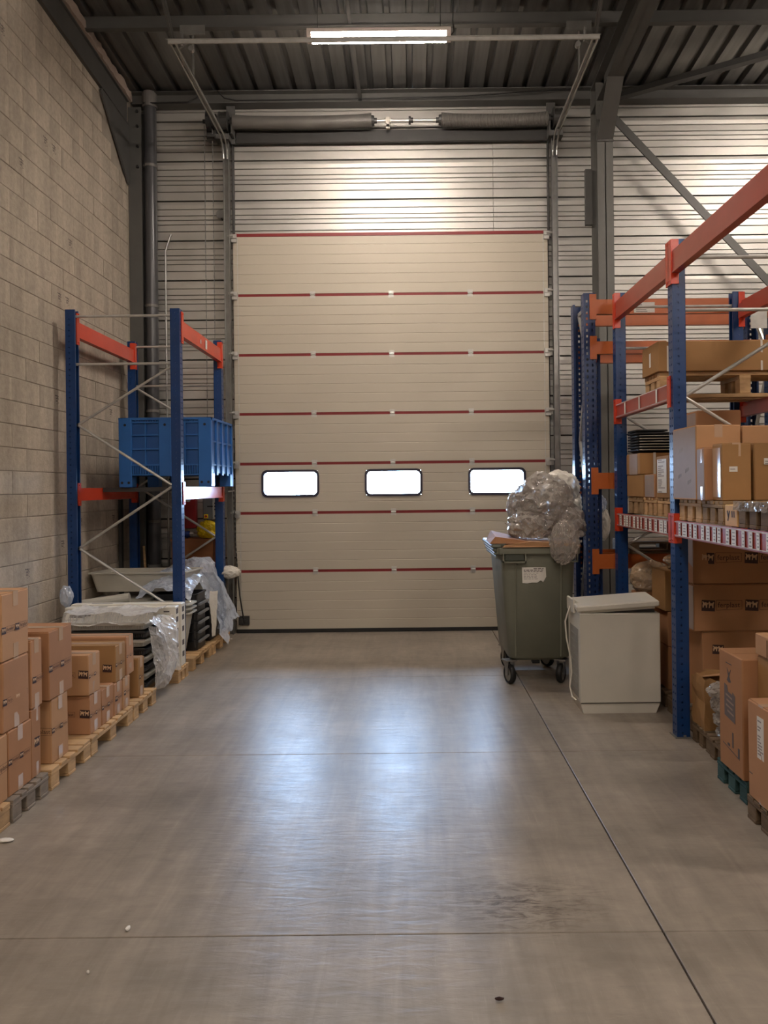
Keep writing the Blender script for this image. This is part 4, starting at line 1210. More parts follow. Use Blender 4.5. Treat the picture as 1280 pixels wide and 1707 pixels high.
# --- left rack
t = thing('pallet_rack', 'blue pallet rack with orange-red beams by the block wall, carrying the blue box', 'rack', (-2.52, 7.65, 0))
XO, XI = -2.05, -3.07       # web faces towards aisle and wall
for y, sgn in ((6.895, 1), (8.40, 1)):
    put_upright(t, UPA, XO, y, 90); put_upright(t, UPA, XI, y, -90)
    yy = y
    L = lambda z: (XI + 0.085, yy, z)
    R = lambda z: (XO - 0.085, yy, z)
    hs = [(L(3.215), R(3.215)), (L(2.785), R(2.785)), (L(0.2), R(0.2))]
    zs = [2.76, 2.24, 1.685, 1.133, 0.58]
    A, B_ = (R, L) if y < 7.5 else (L, R)
    dg = [((A if i % 2 == 0 else B_)(zs[i]), (B_ if i % 2 == 0 else A)(zs[i + 1])) for i in range(4)]
    braces(t, hs + dg)
for (z0, z1) in ((3.035, 3.175), (1.56, 1.675)):
    beam(t, 'y', 6.945, 8.35, XO + 0.004, z0, z1, 1, ORANGE, ORANGE)
    b = beam(t, 'y', 6.945, 8.35, -2.989, z0, z1, 1, ORANGE, ORANGE, thick=0.05)
for y0_, y1_ in ((7.45, 7.55), (8.21, 8.29)):
    MB().box(-2.986, -2.098, y0_, y1_, 1.635, 1.676).build('cross_support', DARK, t)
# plate joining the inner beams to the wall-side uprights is their connector; paper stickers on the upper aisle beam
m = MB().box(XO + 0.0045, XO + 0.0065, 7.70, 7.76, 3.06, 3.15).box(XO + 0.0045, XO + 0.0065, 7.52, 7.54, 3.08, 3.12)
m.build('sticker', PAPER, t)

# --- blue plastic pallet box on the lower beams
t = thing('pallet_box', 'big blue plastic pallet box with ribs and feet, on the left rack', 'crate', (-2.37, 7.88, 1.677))
bx0, bx1, by0, by1, bz0, bz1 = -2.82, -1.925, 7.42, 8.335, 1.677, 2.35
zf = bz0 + 0.115      # underside of the tub
m = MB()
w = 0.03
m.box(bx0 + .02, bx1 - .02, by0 + .02, by0 + .02 + w, zf, bz1).box(bx0 + .02, bx1 - .02, by1 - .02 - w, by1 - .02, zf, bz1)
m.box(bx0 + .02, bx0 + .02 + w, by0 + .02, by1 - .02, zf, bz1).box(bx1 - .02 - w, bx1 - .02, by0 + .02, by1 - .02, zf, bz1)
m.box(bx0 + .02, bx1 - .02, by0 + .02, by1 - .02, zf, zf + .02)
m.build('tub', BOXBLUED, t)
m = MB()
m.box(bx0, bx1, by0, by0 + 0.05, bz1 - 0.022, bz1).box(bx0, bx1, by1 - 0.05, by1, bz1 - 0.022, bz1).box(bx0, bx0 + 0.05, by0, by1, bz1 - 0.022, bz1).box(bx1 - 0.05, bx1, by0, by1, bz1 - 0.022, bz1)
m.build('rim', BOXBLUE, t)
cw = 0.125
cols = [(bx0, bx0 + cw), ((bx0 + bx1) / 2 - 0.06, (bx0 + bx1) / 2 + 0.06), (bx1 - cw, bx1)]
for a, b in cols:
    m = MB(); m.cbox(a, b, by0 - 0.002, by0 + 0.03, bz0 if a != cols[1][0] else zf - 0.01, bz1 - 0.002, 0.005)
    p = m.build('post', BOXBLUE, t)
    m = MB()
    for zz in (bz1 - 0.07,) + ((bz0 + 0.045,) if a != cols[1][0] else ()):
        for xx in ([(a + b) / 2] if zz > 2 else [a + 0.03, b - 0.03]):
            m.tube([(xx, by0 - 0.0035, zz), (xx, by0, zz)], 0.013, 10)
    m.build('hole', BLACK, p)
ribs = MB()
for (a, b) in ((cols[0][1], cols[1][0]), (cols[1][1], cols[2][0])):
    mid = (a + b) / 2
    ribs.box(mid - 0.006, mid + 0.006, by0 + 0.004, by0 + 0.024, zf + 0.09, bz1 - 0.04)
    for zz in (zf + 0.10, zf + 0.255, zf + 0.39, bz1 - 0.045):
        ribs.box(a, b, by0 + 0.003, by0 + 0.024, zz - 0.007, zz + 0.007)
    for k in range(11):
        xx = a + (b - a) * (k + 0.5) / 11
        ribs.box(xx - 0.003, xx + 0.003, by0 + 0.004, by0 + 0.024, zf, zf + 0.09)
        ribs.box(xx - 0.003, xx + 0.003, by0 + 0.006, by0 + 0.024, bz1 - 0.045, bz1 - 0.022)
    ribs.box(a, b, by0 + 0.002, by0 + 0.024, zf, zf + 0.012)
ribs.build('front_ribs', BOXBLUE, t)
ribs = MB()
for k in range(5):
    yy = by0 + 0.03 + (by1 - by0 - 0.06) * k / 4
    ribs.box(bx1 - 0.024, bx1 - 0.002, yy - 0.022, yy + 0.022, zf - 0.06 * (k in (0, 4)), bz1 - 0.02)
for zz in (zf + 0.1, zf + 0.33):
    ribs.box(bx1 - 0.024, bx1 - 0.008, by0, by1, zz - 0.008, zz + 0.008)
ribs.build('side_ribs', BOXBLUE, t)
for (a, b) in (cols[0], cols[2]):
    for y0_, y1_ in ((by0 + 0.03, by0 + 0.14), (by1 - 0.13, by1)):
        m = MB(); m.cbox(a + 0.004, b - 0.004, y0_, y1_, bz0, zf + 0.02, 0.005); m.build('foot', BOXBLUE, t)
m = MB(); m.cbox((bx0 + bx1) / 2 - 0.05, (bx0 + bx1) / 2 + 0.05, by0 + 0.3, by0 + 0.42, bz0 + 0.02, zf + 0.02, 0.005); m.build('foot', BOXBLUED, t)

# --- right rack along the aisle
t = thing('pallet_rack', 'blue pallet rack with dull red beams and price strips, right of the aisle', 'rack', (2.24, 5.0, 0))
XA, XB = 1.712, 2.775
for y in (3.2, 5.035, 6.42):
    put_upright(t, UPR, XA + 0.0, y, -90); put_upright(t, UPR, XB, y, 90)
    a, b = XA + 0.085, XB - 0.085
    hs = [((a, y, 3.135), (b, y, 3.135)), ((a, y, 2.79), (b, y, 2.79)), ((a, y, .2), (b, y, .2))]
    zs = [2.77, 2.222, 1.65, 1.148, 0.57]
    dg = [((b if i % 2 == 0 else a, y, zs[i]), (a if i % 2 == 0 else b, y, zs[i + 1])) for i in range(4)]
    if y == 5.035: dg = dg[:2]
    braces(t, hs + dg)
for y0, y1 in ((3.25, 4.985), (5.085, 6.37)):
    for (z0, z1) in ((3.02, 3.165), (2.20, 2.315), (1.31, 1.415)):
        if y0 < 4 and 2 < z0 < 2.5: continue      # the near bay has no middle beams
        b = beam(t, 'y', y0, y1, XA - 0.004, z0, z1, -1, ORANGE3, ORANGE)
        if z0 < 2.5:
            m = MB().box(XA - 0.0085, XA - 0.0065, y0 + 0.01, y1 - 0.01, z0 + 0.008, z0 + 0.013).box(XA - 0.0085, XA - 0.0065, y0 + 0.01, y1 - 0.01, z1 - 0.010, z1 - 0.004)
            m.build('label_rail', mat('clear_rail', (216, 206, 204), 0.12, spec=0.9), b)
        rr = random.Random(int(y0 * 10 + z0 * 7))
        if z0 < 1.5:
            yv = y0 + 0.05
            while yv < y1 - 0.08:
                wl_ = rr.choice((0.035, 0.045, 0.055, 0.08))
                m = MB().box(XA - 0.0068, XA - 0.0056, yv, yv + wl_, z0 + 0.012, z1 - 0.010)
                for k in range(4):
                    zz = z0 + 0.02 + 0.019 * k
                    m.box(XA - 0.0072, XA - 0.0068, yv + wl_ * rr.uniform(.1, .3), yv + wl_ * rr.uniform(.5, .9), zz, zz + rr.uniform(.004, .011), 1)
                m.build('price_label', [PAPER, INKL], b)
                yv += wl_ + rr.choice((0.02, 0.045, 0.03, 0.07))
        elif z0 < 2.5:
            for yv in (y0 + 0.22, y0 + 0.62, y0 + 1.0):
                MB().box(XA - 0.0068, XA - 0.0056, yv, yv + 0.03, z0 + 0.008, z1 - 0.004).build('price_label', PAPER, b)
        beam(t, 'y', y0, y1, XB + 0.004, z0, z1, 1, ORANGE3, ORANGE)
        if z0 < 1.5:
            pass

# --- second rack, facing the viewer, behind the freezer
t = thing('pallet_rack', 'worn blue rack with orange beams facing the viewer, beside the waste bin', 'rack', (2.3, 6.85, 0))
for (x, yf, yr) in ((1.55, 6.60, 7.12), (3.14, 6.60, 7.12)):
    put_upright(t, UPB, x, yf, 0); put_upright(t, UPB, x, yr, 180)
    a, b = yf + 0.1, yr - 0.1
    pts = [((x, a, 3.2), (x, b, 3.2)), ((x, b, 3.2), (x, a, 2.75)), ((x, a, 2.75), (x, b, 2.05)), ((x, b, 2.05), (x, a, 1.35)), ((x, a, 1.35), (x, b, 0.65)), ((x, a, .3), (x, b, .3))]
    for p0, p1 in pts:
        MB().bar(p0, p1, 0.035, 0.018, (1, 0, 0)).build('brace', ZINC, t)
put_upright(t, UPC, 1.615, 6.705, 0, 'short_upright')
for (z0, z1) in ((3.118, 3.245), (2.775, 2.885), (1.615, 1.755), (0.93, 1.055)):
    beam(t, 'x', 1.605, 3.085, 6.60 - 0.004, z0, z1, -1, ORANGE2, ORANGE2)
    beam(t, 'x', 1.605, 3.085, 7.12 + 0.004, z0, z1, 1, ORANGE2, ORANGE2)
m = MB().box(1.93, 2.11, 6.594, 6.5955, 3.125, 3.215)
rr = random.Random(9)
for k in range(5):
    m.box(1.95, 2.0 + rr.random() * .1, 6.5932, 6.594, 3.135 + .014 * k, 3.14 + .014 * k, 1)
m.build('paper_notice', [PAPER, INKG], t)
MB().box(2.93, 3.07, 6.585, 6.592, 2.98, 3.24).build('metal_plate', ZINC, t)

# ------------------------------------------------------------ RIGHT RACK: goods on the lower shelf
SZ = 1.4165
SH = 0.135
ST = SZ + SH + 0.0015
for lab, y0, y1, wd in (('small pallet on the price-strip shelf, under the strapped cartons by the far upright', 5.97, 6.36, 2), ('small pallet on the price-strip shelf, second from the far upright', 5.64, 5.94, 0),
                        ('small pallet on the price-strip shelf, third from the far upright', 5.27, 5.61, 0), ('small pale pallet just this side of the middle upright, under the big grey-sided carton', 4.60, 4.975, 0),
                        ('small pallet on the price-strip shelf, below the shiny taped carton', 4.28, 4.58, 2), ('dark pallet with silvery wrap along its edge, on the price-strip shelf', 3.74, 4.075, 3)):
    pallet(lab, 1.80 if y0 > 5 else 1.735, 2.68, y0, y1, SZ, SH, wd, 'small pallets on the price-strip shelf')
o = MB(); o.cbox(1.735, 2.6, 4.09, 4.25, SZ, SZ + 0.118, 0.004)
o = o.build('marked_wood_block', mat('fresh_wood', (214, 170, 112), 0.7, var=0.1, scale=6, stretch=(1, 1, 5)))
tag(o, 'fresh light wood block with black marks, between the shelf pallets', 'wood block')
m = MB().bar((1.7342, 4.215, SZ + 0.085), (1.7342, 4.20, SZ + 0.045), 0.012, 0.001, (1, 0, 0)).bar((1.7342, 4.185, SZ + 0.085), (1.7342, 4.21, SZ + 0.03), 0.010, 0.001, (1, 0, 0))
for yy in (4.155, 4.13):
    m.bar((1.7342, yy, SZ + 0.085), (1.7342, yy - 0.003, SZ + 0.05), 0.012, 0.001, (1, 0, 0))
k = m.build('black_mark', INK, o)
def fw(u, v):
    return (1.722 - 0.008 * math.sin(14 * u), 3.72 + 0.37 * u, SZ + 0.135 - 0.05 * v)
o = sheet(fw, 30, 8, 0.010, 20, 4).build('plastic_film', FILMG); tag(o, 'silvery film crumpled along the edge of the dark shelf pallet', 'plastic film')

lower_c = carton('lower strapped carton at the far end of the price-strip shelf', 1.79, 2.25, 5.93, 6.37, ST, ST + 0.175, tape=None, mi=3)
MB().box(0.13 - 0.23, 0.148 - 0.23, -0.2215, -0.220, 0, 0.178).build('strap', WTAPE, lower_c, local=True)
c = carton('small carton with whitish side in front of the strapped cartons', 1.795, 2.0, 5.66, 5.895, ST, ST + 0.175, tape=None, mi=0)
label_on(c, 'x-', (0.205, 0.235, 0.175), 0.03, 0.02, 0.22, 0.165, CARDP)
c = carton('upper strapped carton at the far end of the price-strip shelf', 1.79, 2.3, 6.0, 6.37, ST + 0.177, ST + 0.345, tape=None, mi=3)
MB().box(-0.15, -0.13, -0.187, -0.185, 0, 0.17).build('strap', WTAPE, c, local=True)
MB().box(-0.2565, -0.2548, -0.12, 0.1, 0.0, 0.165).build('grey_side_patch', CARDP, c, local=True)  # plain grey patch on the aisle face
c = carton('tan carton with a pale printed side, just behind the middle upright', 1.79, 2.15, 5.33, 5.60, ST, ST + 0.30, tape=None, mi=3)
label_on(c, 'x-', (0.36, 0.27, 0.30), 0.1, 0.12, 0.2, 0.8 * 0.30, PAPER)
dims = (0.27, 0.40, 0.45)
c = carton('big carton with greyish side by the middle upright, tallest on the price-strip shelf', 1.703, 1.972, 4.582, 4.985, ST, ST + 0.45, tape='y', mi=1)
MB().box(-0.1365, -0.1352, -0.195, 0.195, 0.01, 0.44).build('grey_side_tone', CARDP, c, local=True)  # aisle face greyed by the light on it, put in as colour
m = MB()
for a, b in ((0.02, 0.34), (-0.08, 0.2), (0.05, 0.16), (-0.12, 0.12)):
    for q in range(5):
        m.box(-0.1375, -0.1365, a + q * 0.013, a + q * 0.013 + 0.007, b * 0.9 - q * 0.004, b * 0.9 + 0.02 - q * 0.003)
m.build('print_marks', INKL, c, local=True)['kind'] = 'stuff'
c = carton('medium carton half hidden between the grey-sided carton and the taped one', 1.703, 1.93, 4.452, 4.575, ST, ST + 0.31, [('y-', 'badge', 0.22, 0.45, 0.19)], tape='y', mi=0)
MB().box(-0.115, -0.1132, -0.055, 0.055, 0.005, 0.30).build('grey_side_tone', CARDP, c, local=True)  # same lit grey of the aisle face, laid on as colour
for a_, b_ in ((0.0, 0.08), (0.22, 0.30)):
    MB().box(-0.1158, -0.115, -0.03, 0.0, a_, b_).build('tape_end', TAPE, c, local=True)
c = carton('tan carton with shiny clear tape down its side and a small white label', 1.745, 1.912, 4.31, 4.445, ST, ST + 0.325, tape='y', mi=3)
MB().box(-0.0852, -0.0838, -0.05, 0.06, 0.02, 0.30).build('wide_tape', TAPE, c, local=True)
label_on(c, 'y-', (0.167, 0.135, 0.325), 0.25, 0.50, 0.046, 0.03, PAPER, 'small_label')
c = carton('tan carton with small white label at the right picture edge, on the price-strip shelf', 1.93, 2.255, 4.31, 4.52, ST, ST + 0.325, tape='y', mi=3)
label_on(c, 'y-', (0.325, 0.21, 0.325), 0.16, 0.62, 0.055, 0.036, PAPER, 'small_label')
c = carton('carton behind the labelled ones at the right picture edge, second largest', 1.985, 2.36, 4.60, 4.96, ST, ST + 0.445, tape='y', mi=1)
c = carton('tall dark-sided carton at the back of the price-strip shelf', 2.10, 2.42, 5.62, 5.92, ST, ST + 0.635, tape=None, mi=2)
MB().box(-0.1615, -0.1602, -0.12, 0.14, 0.3, 0.62).build('grey_side_tone', CARDP, c, local=True)  # plain grey tone over the upper aisle face
# nested dark baskets with pale rims, lying on the strapped cartons
bz = ST + 0.347
for i in range(8):
    z = bz + 0.022 * i
    t = thing('dark_basket', ['bottom', 'second', 'third', 'fourth', 'fifth', 'sixth', 'seventh', 'top'][i] + ' one counted upwards in the stack of dark nested trays on the strapped cartons', 'tray', (1.94, 6.2, z), 0, 'nested dark trays')
    m = MB(); tray_mesh_rect(m, 1.80 - 0.012, 2.13 - 0.004 * i - 0.02 * max(0, i - 4), 6.04 + 0.002 * i, 6.36, z, z + 0.03, flare=0.04, rim=0.012)
    m.build('pan', BLACKP, t)
    if i < 6:
        def rim_line(q): return None
        m = MB().tube([(1.80, 6.037, z + 0.024), (2.06, 6.037, z + 0.024), (2.10, 6.045, z + 0.018), (2.125 - .004 * i, 6.075, z + 0.010)], 0.0035, 6)
        m.build('pale_edge', TRAY, t)

# upper shelf: long carton strapped on a long pallet
pallet('long pallet on the upper rack shelf, under the long flat carton', 1.93, 3.25, 5.93, 6.30, 2.3165, 0.20, 0)
c = carton('long flat carton with white straps, on the upper rack shelf', 1.91, 3.30, 5.90, 6.30, 2.518, 2.752, tape=None, mi=3)
for xx in (-0.62, 0.10, 0.55):
    MB().box(xx - 0.008, xx + 0.008, -0.2015, -0.1998, 0, 0.235).box(xx - 0.008, xx + 0.008, -0.2, 0.2, 0.2335, 0.2355).build('strap', WTAPE, c, local=True)
MB().box(-0.6965, -0.6952, -0.02, 0.02, 0.06, 0.17).build('paper_slip', PAPER, c, local=True)

# ------------------------------------------------------------ RIGHT RACK: goods on the floor
RP = 0.118
pallet('old dark pallet at the foot of the middle rack upright', 1.80, 2.62, 4.67, 4.965, 0, RP, 3, 'old pallets under the right rack')
pallet('old dark pallet, mostly empty, between upright and tall carton', 1.79, 2.6, 4.34, 4.65, 0, RP, 3, 'old pallets under the right rack')
pallet('old pallet with green-painted blocks under the tall standing carton', 1.70, 2.5, 3.93, 4.31, 0, RP, 4, 'old pallets under the right rack')
pallet('old pallet at the right picture edge, under the labelled reddish carton', 1.645, 2.45, 3.42, 3.80, 0, RP, 3, 'old pallets under the right rack')
pallet('old pallet deeper in, under the stacked badge cartons behind the upright', 1.85, 2.65, 5.10, 5.60, 0, RP, 3, 'old pallets under the right rack')
FZ = RP + 0.002
two = [('y-', 'both', 0.06, .42, .285), ('y-', 'both', 0.40, .42, .285), ('y-', 'both', 0.74, .42, .2)]
sidep = [('x-', 'badge', 0.1, .35, .16), ('x-', 'badge', 0.5, .45, .16)]
c = carton('carton with two dark badges, uppermost under the price-strip shelf', 1.868, 2.72, 5.10, 5.42, 0.985, 1.297, two + sidep, tape=None, mi=2)
MB().box(-0.4273, -0.4262, -0.155, 0.155, 0.01, 0.30).build('grey_side_tone', CARDP, c, local=True)  # plain grey tone over the aisle face
c = carton('carton with two dark badges, second under the price-strip shelf', 1.868, 2.72, 5.10, 5.42, 0.670, 0.982, two + sidep, tape=None, mi=2)
MB().box(-0.4273, -0.4262, -0.155, 0.155, 0.01, 0.30).build('grey_side_tone', CARDP, c, local=True)  # aisle face toned grey like the carton above
carton('carton with one dark badge carrying the two wide badge cartons', 1.93, 2.62, 5.11, 5.45, FZ, 0.667, [('y-', 'badge', 0.09, .72, .24)], tape=None, mi=2)
# crushed carton
t = thing('crushed_carton', 'crushed carton with one dark badge beside the foot of the rack upright', 'box', (1.92, 4.86, FZ))
bm = bmesh.new(); bmesh.ops.create_cube(bm, size=1); bmesh.ops.subdivide_edges(bm, edges=bm.edges[:], cuts=5, use_grid_fill=True)
sv = Vector((3.3, 1.2, 8.8))
for v in bm.verts:
    p = Vector((v.co.x * 0.24, v.co.y * 0.21, (v.co.z + 0.5) * 0.335))
    n = noise.noise_vector(p * 11 + sv)
    k = 0.016 if p.x < 0.02 or p.z > 0.25 else 0.004
    p += n * k
    if p.z > 0.28: p.z -= 0.05 * (0.5 - v.co.y) * (0.3 + abs(n.x)) + (0.04 if v.co.x < -0.3 and v.co.y > 0.2 else 0)
    p.z = max(p.z, 0.0)
    v.co = p
m = MB(); m.addbm(bm); m.build('body', CARD[3], t, local=True)
m = MB().add([(-0.12, -0.107, 0.335), (0.02, -0.107, 0.345), (0.05, 0.02, 0.325), (-0.09, 0.05, 0.30), (-0.12, -0.107, 0.338), (0.02, -0.107, 0.348), (0.05, 0.02, 0.328), (-0.09, 0.05, 0.303)],
             [(0, 3, 2, 1), (4, 5, 6, 7), (0, 1, 5, 4), (1, 2, 6, 5), (2, 3, 7, 6), (3, 0, 4, 7)])
m.build('torn_flap', CARD[1], t, local=True)
inst('printed_logo', PR['badge'], t, (-0.03, -0.122, 0.135), (0, 0, 0), (0.27, 1, 0.27))
# film-wrapped bags between crushed carton and tall carton
for i, (zc, h, xx) in enumerate(((0.17, 0.05, 1.862), (0.255, 0.055, 1.845), (0.345, 0.06, 1.83), (0.425, 0.05, 1.815))):
    o = crumple((xx + 0.05, 4.53, zc), (0.115, 0.11, h), 20 + i, 4, 0.2, squash=zc - h).build('wrapped_pack', FILMG)
    tag(o, ['lowest', 'second lowest', 'second highest', 'topmost'][i] + ' shiny film-wrapped pack between crushed carton and tall carton', 'pack', 'shiny wrapped packs')
# tall printed carton
t = thing('tall_carton', 'tall standing carton with dark printed panel on its side, on green blocks', 'box', (1.78, 4.085, FZ))
m = MB(); m.cbox(1.688, 1.95, 3.94, 4.235, FZ, 0.745, 0.005); m.build('body', CARD[2], t)
m = MB()
pp = [(4.165, 0.40), (4.03, 0.385), (4.03, 0.53), (4.06, 0.545), (4.065, 0.53), (4.12, 0.535), (4.13, 0.565), (4.165, 0.57)]
m.prism(pp, 'x', 1.6865, 1.688)
m.build('dark_panel', mat('panel_print', (104, 92, 88), 0.7), t)
m = MB()
for k, (a, b) in enumerate(((4.145, 4.065), (4.135, 4.045), (4.145, 4.06), (4.125, 4.045))):
    m.add([(1.6858, a, 0.512 - 0.028 * k), (1.6858, b, 0.502 - 0.028 * k), (1.6858, b, 0.512 - 0.028 * k), (1.6858, a, 0.523 - 0.028 * k)], [(0, 1, 2, 3)])
m.build('panel_lettering', mat('pale_print', (150, 128, 112), 0.7), t)
m = MB()
m.prism([(4.13, 0.595), (4.105, 0.585), (4.08, 0.592), (4.10, 0.62), (4.08, 0.66), (4.105, 0.635), (4.13, 0.662), (4.115, 0.62)], 'x', 1.6868, 1.688)
m.box(1.6868, 1.688, 4.07, 4.145, 0.685, 0.689)
m.box(1.6868, 1.688, 4.055, 4.07, 0.25, 0.33).box(1.6868, 1.688, 4.10, 4.13, 0.245, 0.26).box(1.6868, 1.688, 3.98, 4.0, 0.22, 0.27)
m.bar((1.6874, 4.19, 0.245), (1.6874, 3.98, 0.215), 0.004, 0.001, (1, 0, 0))
m.build('print', INKG, t)['kind'] = 'stuff'
MB().box(1.70, 1.94, 4.085, 4.087, 0.7445, 0.7455).build('seam', CARDIN, t)
c = carton('small lidded carton between the tall carton and the picture edge', 1.765, 2.05, 3.80, 3.93, FZ, 0.775, tape=None, mi=3)
m = MB(); m.cbox(1.755, 2.06, 3.79, 3.938, 0.777, 0.885, 0.005); t = m.build('lid', CARD[1], c)
MB().box(1.7535, 1.755, 3.80, 3.81, 0.78, 0.87).box(1.77, 1.775, 3.788, 3.79, 0.78, 0.86).build('torn_edge', CARDIN, t)
c = carton('reddish carton with a long white label, at the lower right picture edge', 1.645, 2.05, 3.50, 3.775, FZ, 0.595, tape='x', mi=0)
label_on(c, 'x-', (0.405, 0.275, 0.475), 0.36, 0.46, 0.07, 0.20, PAPER)
MB().box(-0.2035, -0.2025, -0.13, 0.13, 0.115, 0.12).build('print_line', INKG, c, local=True)

# boxes and wrapped bags behind the freezer
carton('lower plain carton in the dark behind the freezer', 1.90, 2.3, 5.72, 6.10, RP, 0.44, tape=None, mi=2)
carton('middle plain carton in the dark behind the freezer', 1.90, 2.3, 5.72, 6.10, 0.442, 0.70, tape=None, mi=2)
carton('upper plain carton behind the freezer, under the wrapped bags', 1.88, 2.3, 5.72, 6.02, 0.702, 1.005, [], tape=None, mi=3)
pallet('pallet in the dark behind the freezer', 1.86, 2.5, 5.68, 6.3, 0, RP - 0.002, 3)
carton('plain carton beside the back wheel side of the freezer, under brown wrapped bags', 1.80, 2.5, 6.12, 6.30, RP, 0.79, tape=None, mi=2)
o = crumple((1.93, 6.2, 0.90), (0.16, 0.14, 0.12), 31, 4, 0.25, squash=0.792).build('wrapped_bag', film('brown_film', (176, 150, 120), 0.55, 0.95)); tag(o, 'brown film-wrapped bag above the tilted freezer lid, by the far upright', 'bag')
o = crumple((2.14, 5.86, 1.055), (0.20, 0.13, 0.075), 33, 4, 0.25, squash=1.008).build('wrapped_bag', MATS.get('x') or bpy.data.materials['brown_film']); tag(o, 'brown film-wrapped bag on top of the plain carton behind the freezer', 'bag')
pallet('dark pallet lying on the lowest orange beams behind the freezer', 1.86, 2.75, 6.57, 7.12, 1.058, 0.10, 3)

# ------------------------------------------------------------ FREEZER
t = thing('chest_freezer', 'old white chest freezer with loose tilted lid, in front of the right rack', 'freezer', (1.505, 5.745, 0))
m = MB()
fx0, fx1, fy0, fy1 = 1.207, 1.787, 5.54, 5.95
m.cbox(fx0, fx1, fy0, fy1, 0.075, 0.722, 0.006)
m.prism([(fx0 + 0.002, 0.075), (fx1 - 0.002, 0.075), (fx1 - 0.035, 0.0), (fx0 + 0.02, 0.0)], 'y', fy0 + 0.006, fy1 - 0.01)
m.build('cabinet', APPL, t)
MB().box(fx0 + 0.001, fx1 - 0.001, fy0 - 0.001, fy0 + 0.002, 0.073, 0.077).build('kick_line', DARK, t)
m = MB(); m.box(fx0 + 0.03, fx1 - 0.03, fy0 + 0.03, fy1 - 0.03, 0.72, 0.742); m.build('inner_rim', DARK, t)
m = MB().box(fx0 - 0.003, fx0 + 0.001, fy0 + 0.06, fy1 - 0.08, 0.10, 0.60)
for k in range(9):
    m.box(fx0 - 0.005, fx0 - 0.003, fy0 + 0.08, fy1 - 0.1, 0.13 + k * 0.05, 0.15 + k * 0.05)
m.build('side_vent', APPLG, t)
m = MB(); m.cbox(fx0 - 0.014, fx0 + 0.004, fy0 + 0.16, fy1 - 0.02, 0.70, 0.80, 0.004)
m.tube([(fx0 - 0.01, fy0 + 0.19, 0.80), (fx0 + 0.03, fy0 + 0.16, 0.775), (fx0 + 0.035, fy0 + 0.10, 0.745)], 0.007, 6)
m.build('hinge_bracket', APPL, t)
lid = MB(); lid.cbox(-0.293, 0.293, -0.215, 0.215, 0, 0.042, 0.008)
lid.cbox(-0.265, 0.265, -0.19, 0.19, -0.018, 0.001, 0.004)
R = Matrix.Translation((1.497, 5.735, 0.757)) @ Matrix.Rotation(math.radians(-4.6), 4, 'Y') @ Matrix.Rotation(math.radians(0.5), 4, 'X') @ Matrix.Rotation(math.radians(-4.5), 4, 'Z')
lid.xform(R).build('lid', APPL, t)
m = MB().tube([(fx0 - 0.016, 5.80, 0.74), (fx0 - 0.05, 5.82, 0.62), (fx0 - 0.045, 5.80, 0.50), (fx0 - 0.02, 5.79, 0.36), (fx0 - 0.012, 5.78, 0.24), (fx0 - 0.03, 5.77, 0.14), (fx0 - 0.02, 5.74, 0.07), (fx0 + 0.005, 5.72, 0.05)], 0.0065, 8)
m.build('power_cord', WTAPE, t)

# ------------------------------------------------------------ WASTE BIN
t = thing('wheeled_bin', 'large grey-green wheeled waste bin heaped with plastic film', 'bin', (1.05, 6.75, 0))
def rrect(x0, x1, y0, y1, z, r, n=4):
    pts = []
    for cx, cy, s in ((x1 - r, y1 - r, 0), (x0 + r, y1 - r, 1), (x0 + r, y0 + r, 2), (x1 - r, y0 + r, 3)):
        for q in range(n):
            a = PI / 2 * (s + q / (n - 1)); pts.append((cx + r * math.cos(a), cy + r * math.sin(a), z))
    return pts
def loft(m, rings, cap0=True, cap1=True):
    n = len(rings[0]); vs = [p for r in rings for p in r]; fs = []
    for a in range(len(rings) - 1):
        for k in range(n):
            j = (k + 1) % n; fs.append((a * n + k, a * n + j, (a + 1) * n + j, (a + 1) * n + k))
    if cap0: fs.append(tuple(range(n))[::-1])
    if cap1: fs.append(tuple((len(rings) - 1) * n + k for k in range(n)))
    m.add(vs, fs)
m = MB()
loft(m, [rrect(0.83, 1.27, 6.42, 7.10, 0.195, 0.05), rrect(0.795, 1.31, 6.38, 7.14, 0.225, 0.06), rrect(0.735, 1.352, 6.32, 7.20, 1.05, 0.06), rrect(0.735, 1.352, 6.32, 7.20, 1.13, 0.06),
         rrect(0.765, 1.322, 6.35, 7.17, 1.13, 0.05), rrect(0.80, 1.29, 6.40, 7.12, 0.95, 0.05)])
m.build('body', BIN, t, smooth=True)
m = MB()
# soft vertical panel breaks on the front face
for xa in (0.86, 1.235):
    m.add([(xa - 0.012, 6.3795, 0.23), (xa + 0.006, 6.3795, 0.23), (xa + 0.006, 6.3185, 1.03), (xa - 0.012, 6.3185, 1.03), (xa - 0.003, 6.372, 0.23), (xa - 0.003, 6.311, 1.03)],
          [(0, 4, 5, 3), (4, 1, 2, 5), (0, 1, 4), (3, 5, 2)])
m.build('panel_crease', BIN, t)
m = MB(); m.cbox(0.715, 1.375, 6.285, 6.35, 1.085, 1.145, 0.01)
m.cbox(0.70, 0.765, 6.30, 7.2, 1.085, 1.145, 0.01).cbox(1.335, 1.385, 6.30, 7.2, 1.085, 1.145, 0.01).cbox(0.70, 1.385, 7.15, 7.23, 1.085, 1.145, 0.01)
for xa in (0.84, 1.265):
    m.box(xa - 0.095, xa + 0.095, 6.275, 6.32, 1.02, 1.033).box(xa - 0.095, xa - 0.085, 6.275, 6.32, 1.02, 1.10).box(xa + 0.085, xa + 0.095, 6.275, 6.32, 1.02, 1.10)
m.build('rim', BIN, t)
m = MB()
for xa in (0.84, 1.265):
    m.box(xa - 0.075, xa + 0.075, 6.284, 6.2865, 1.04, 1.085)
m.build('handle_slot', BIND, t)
m = MB()
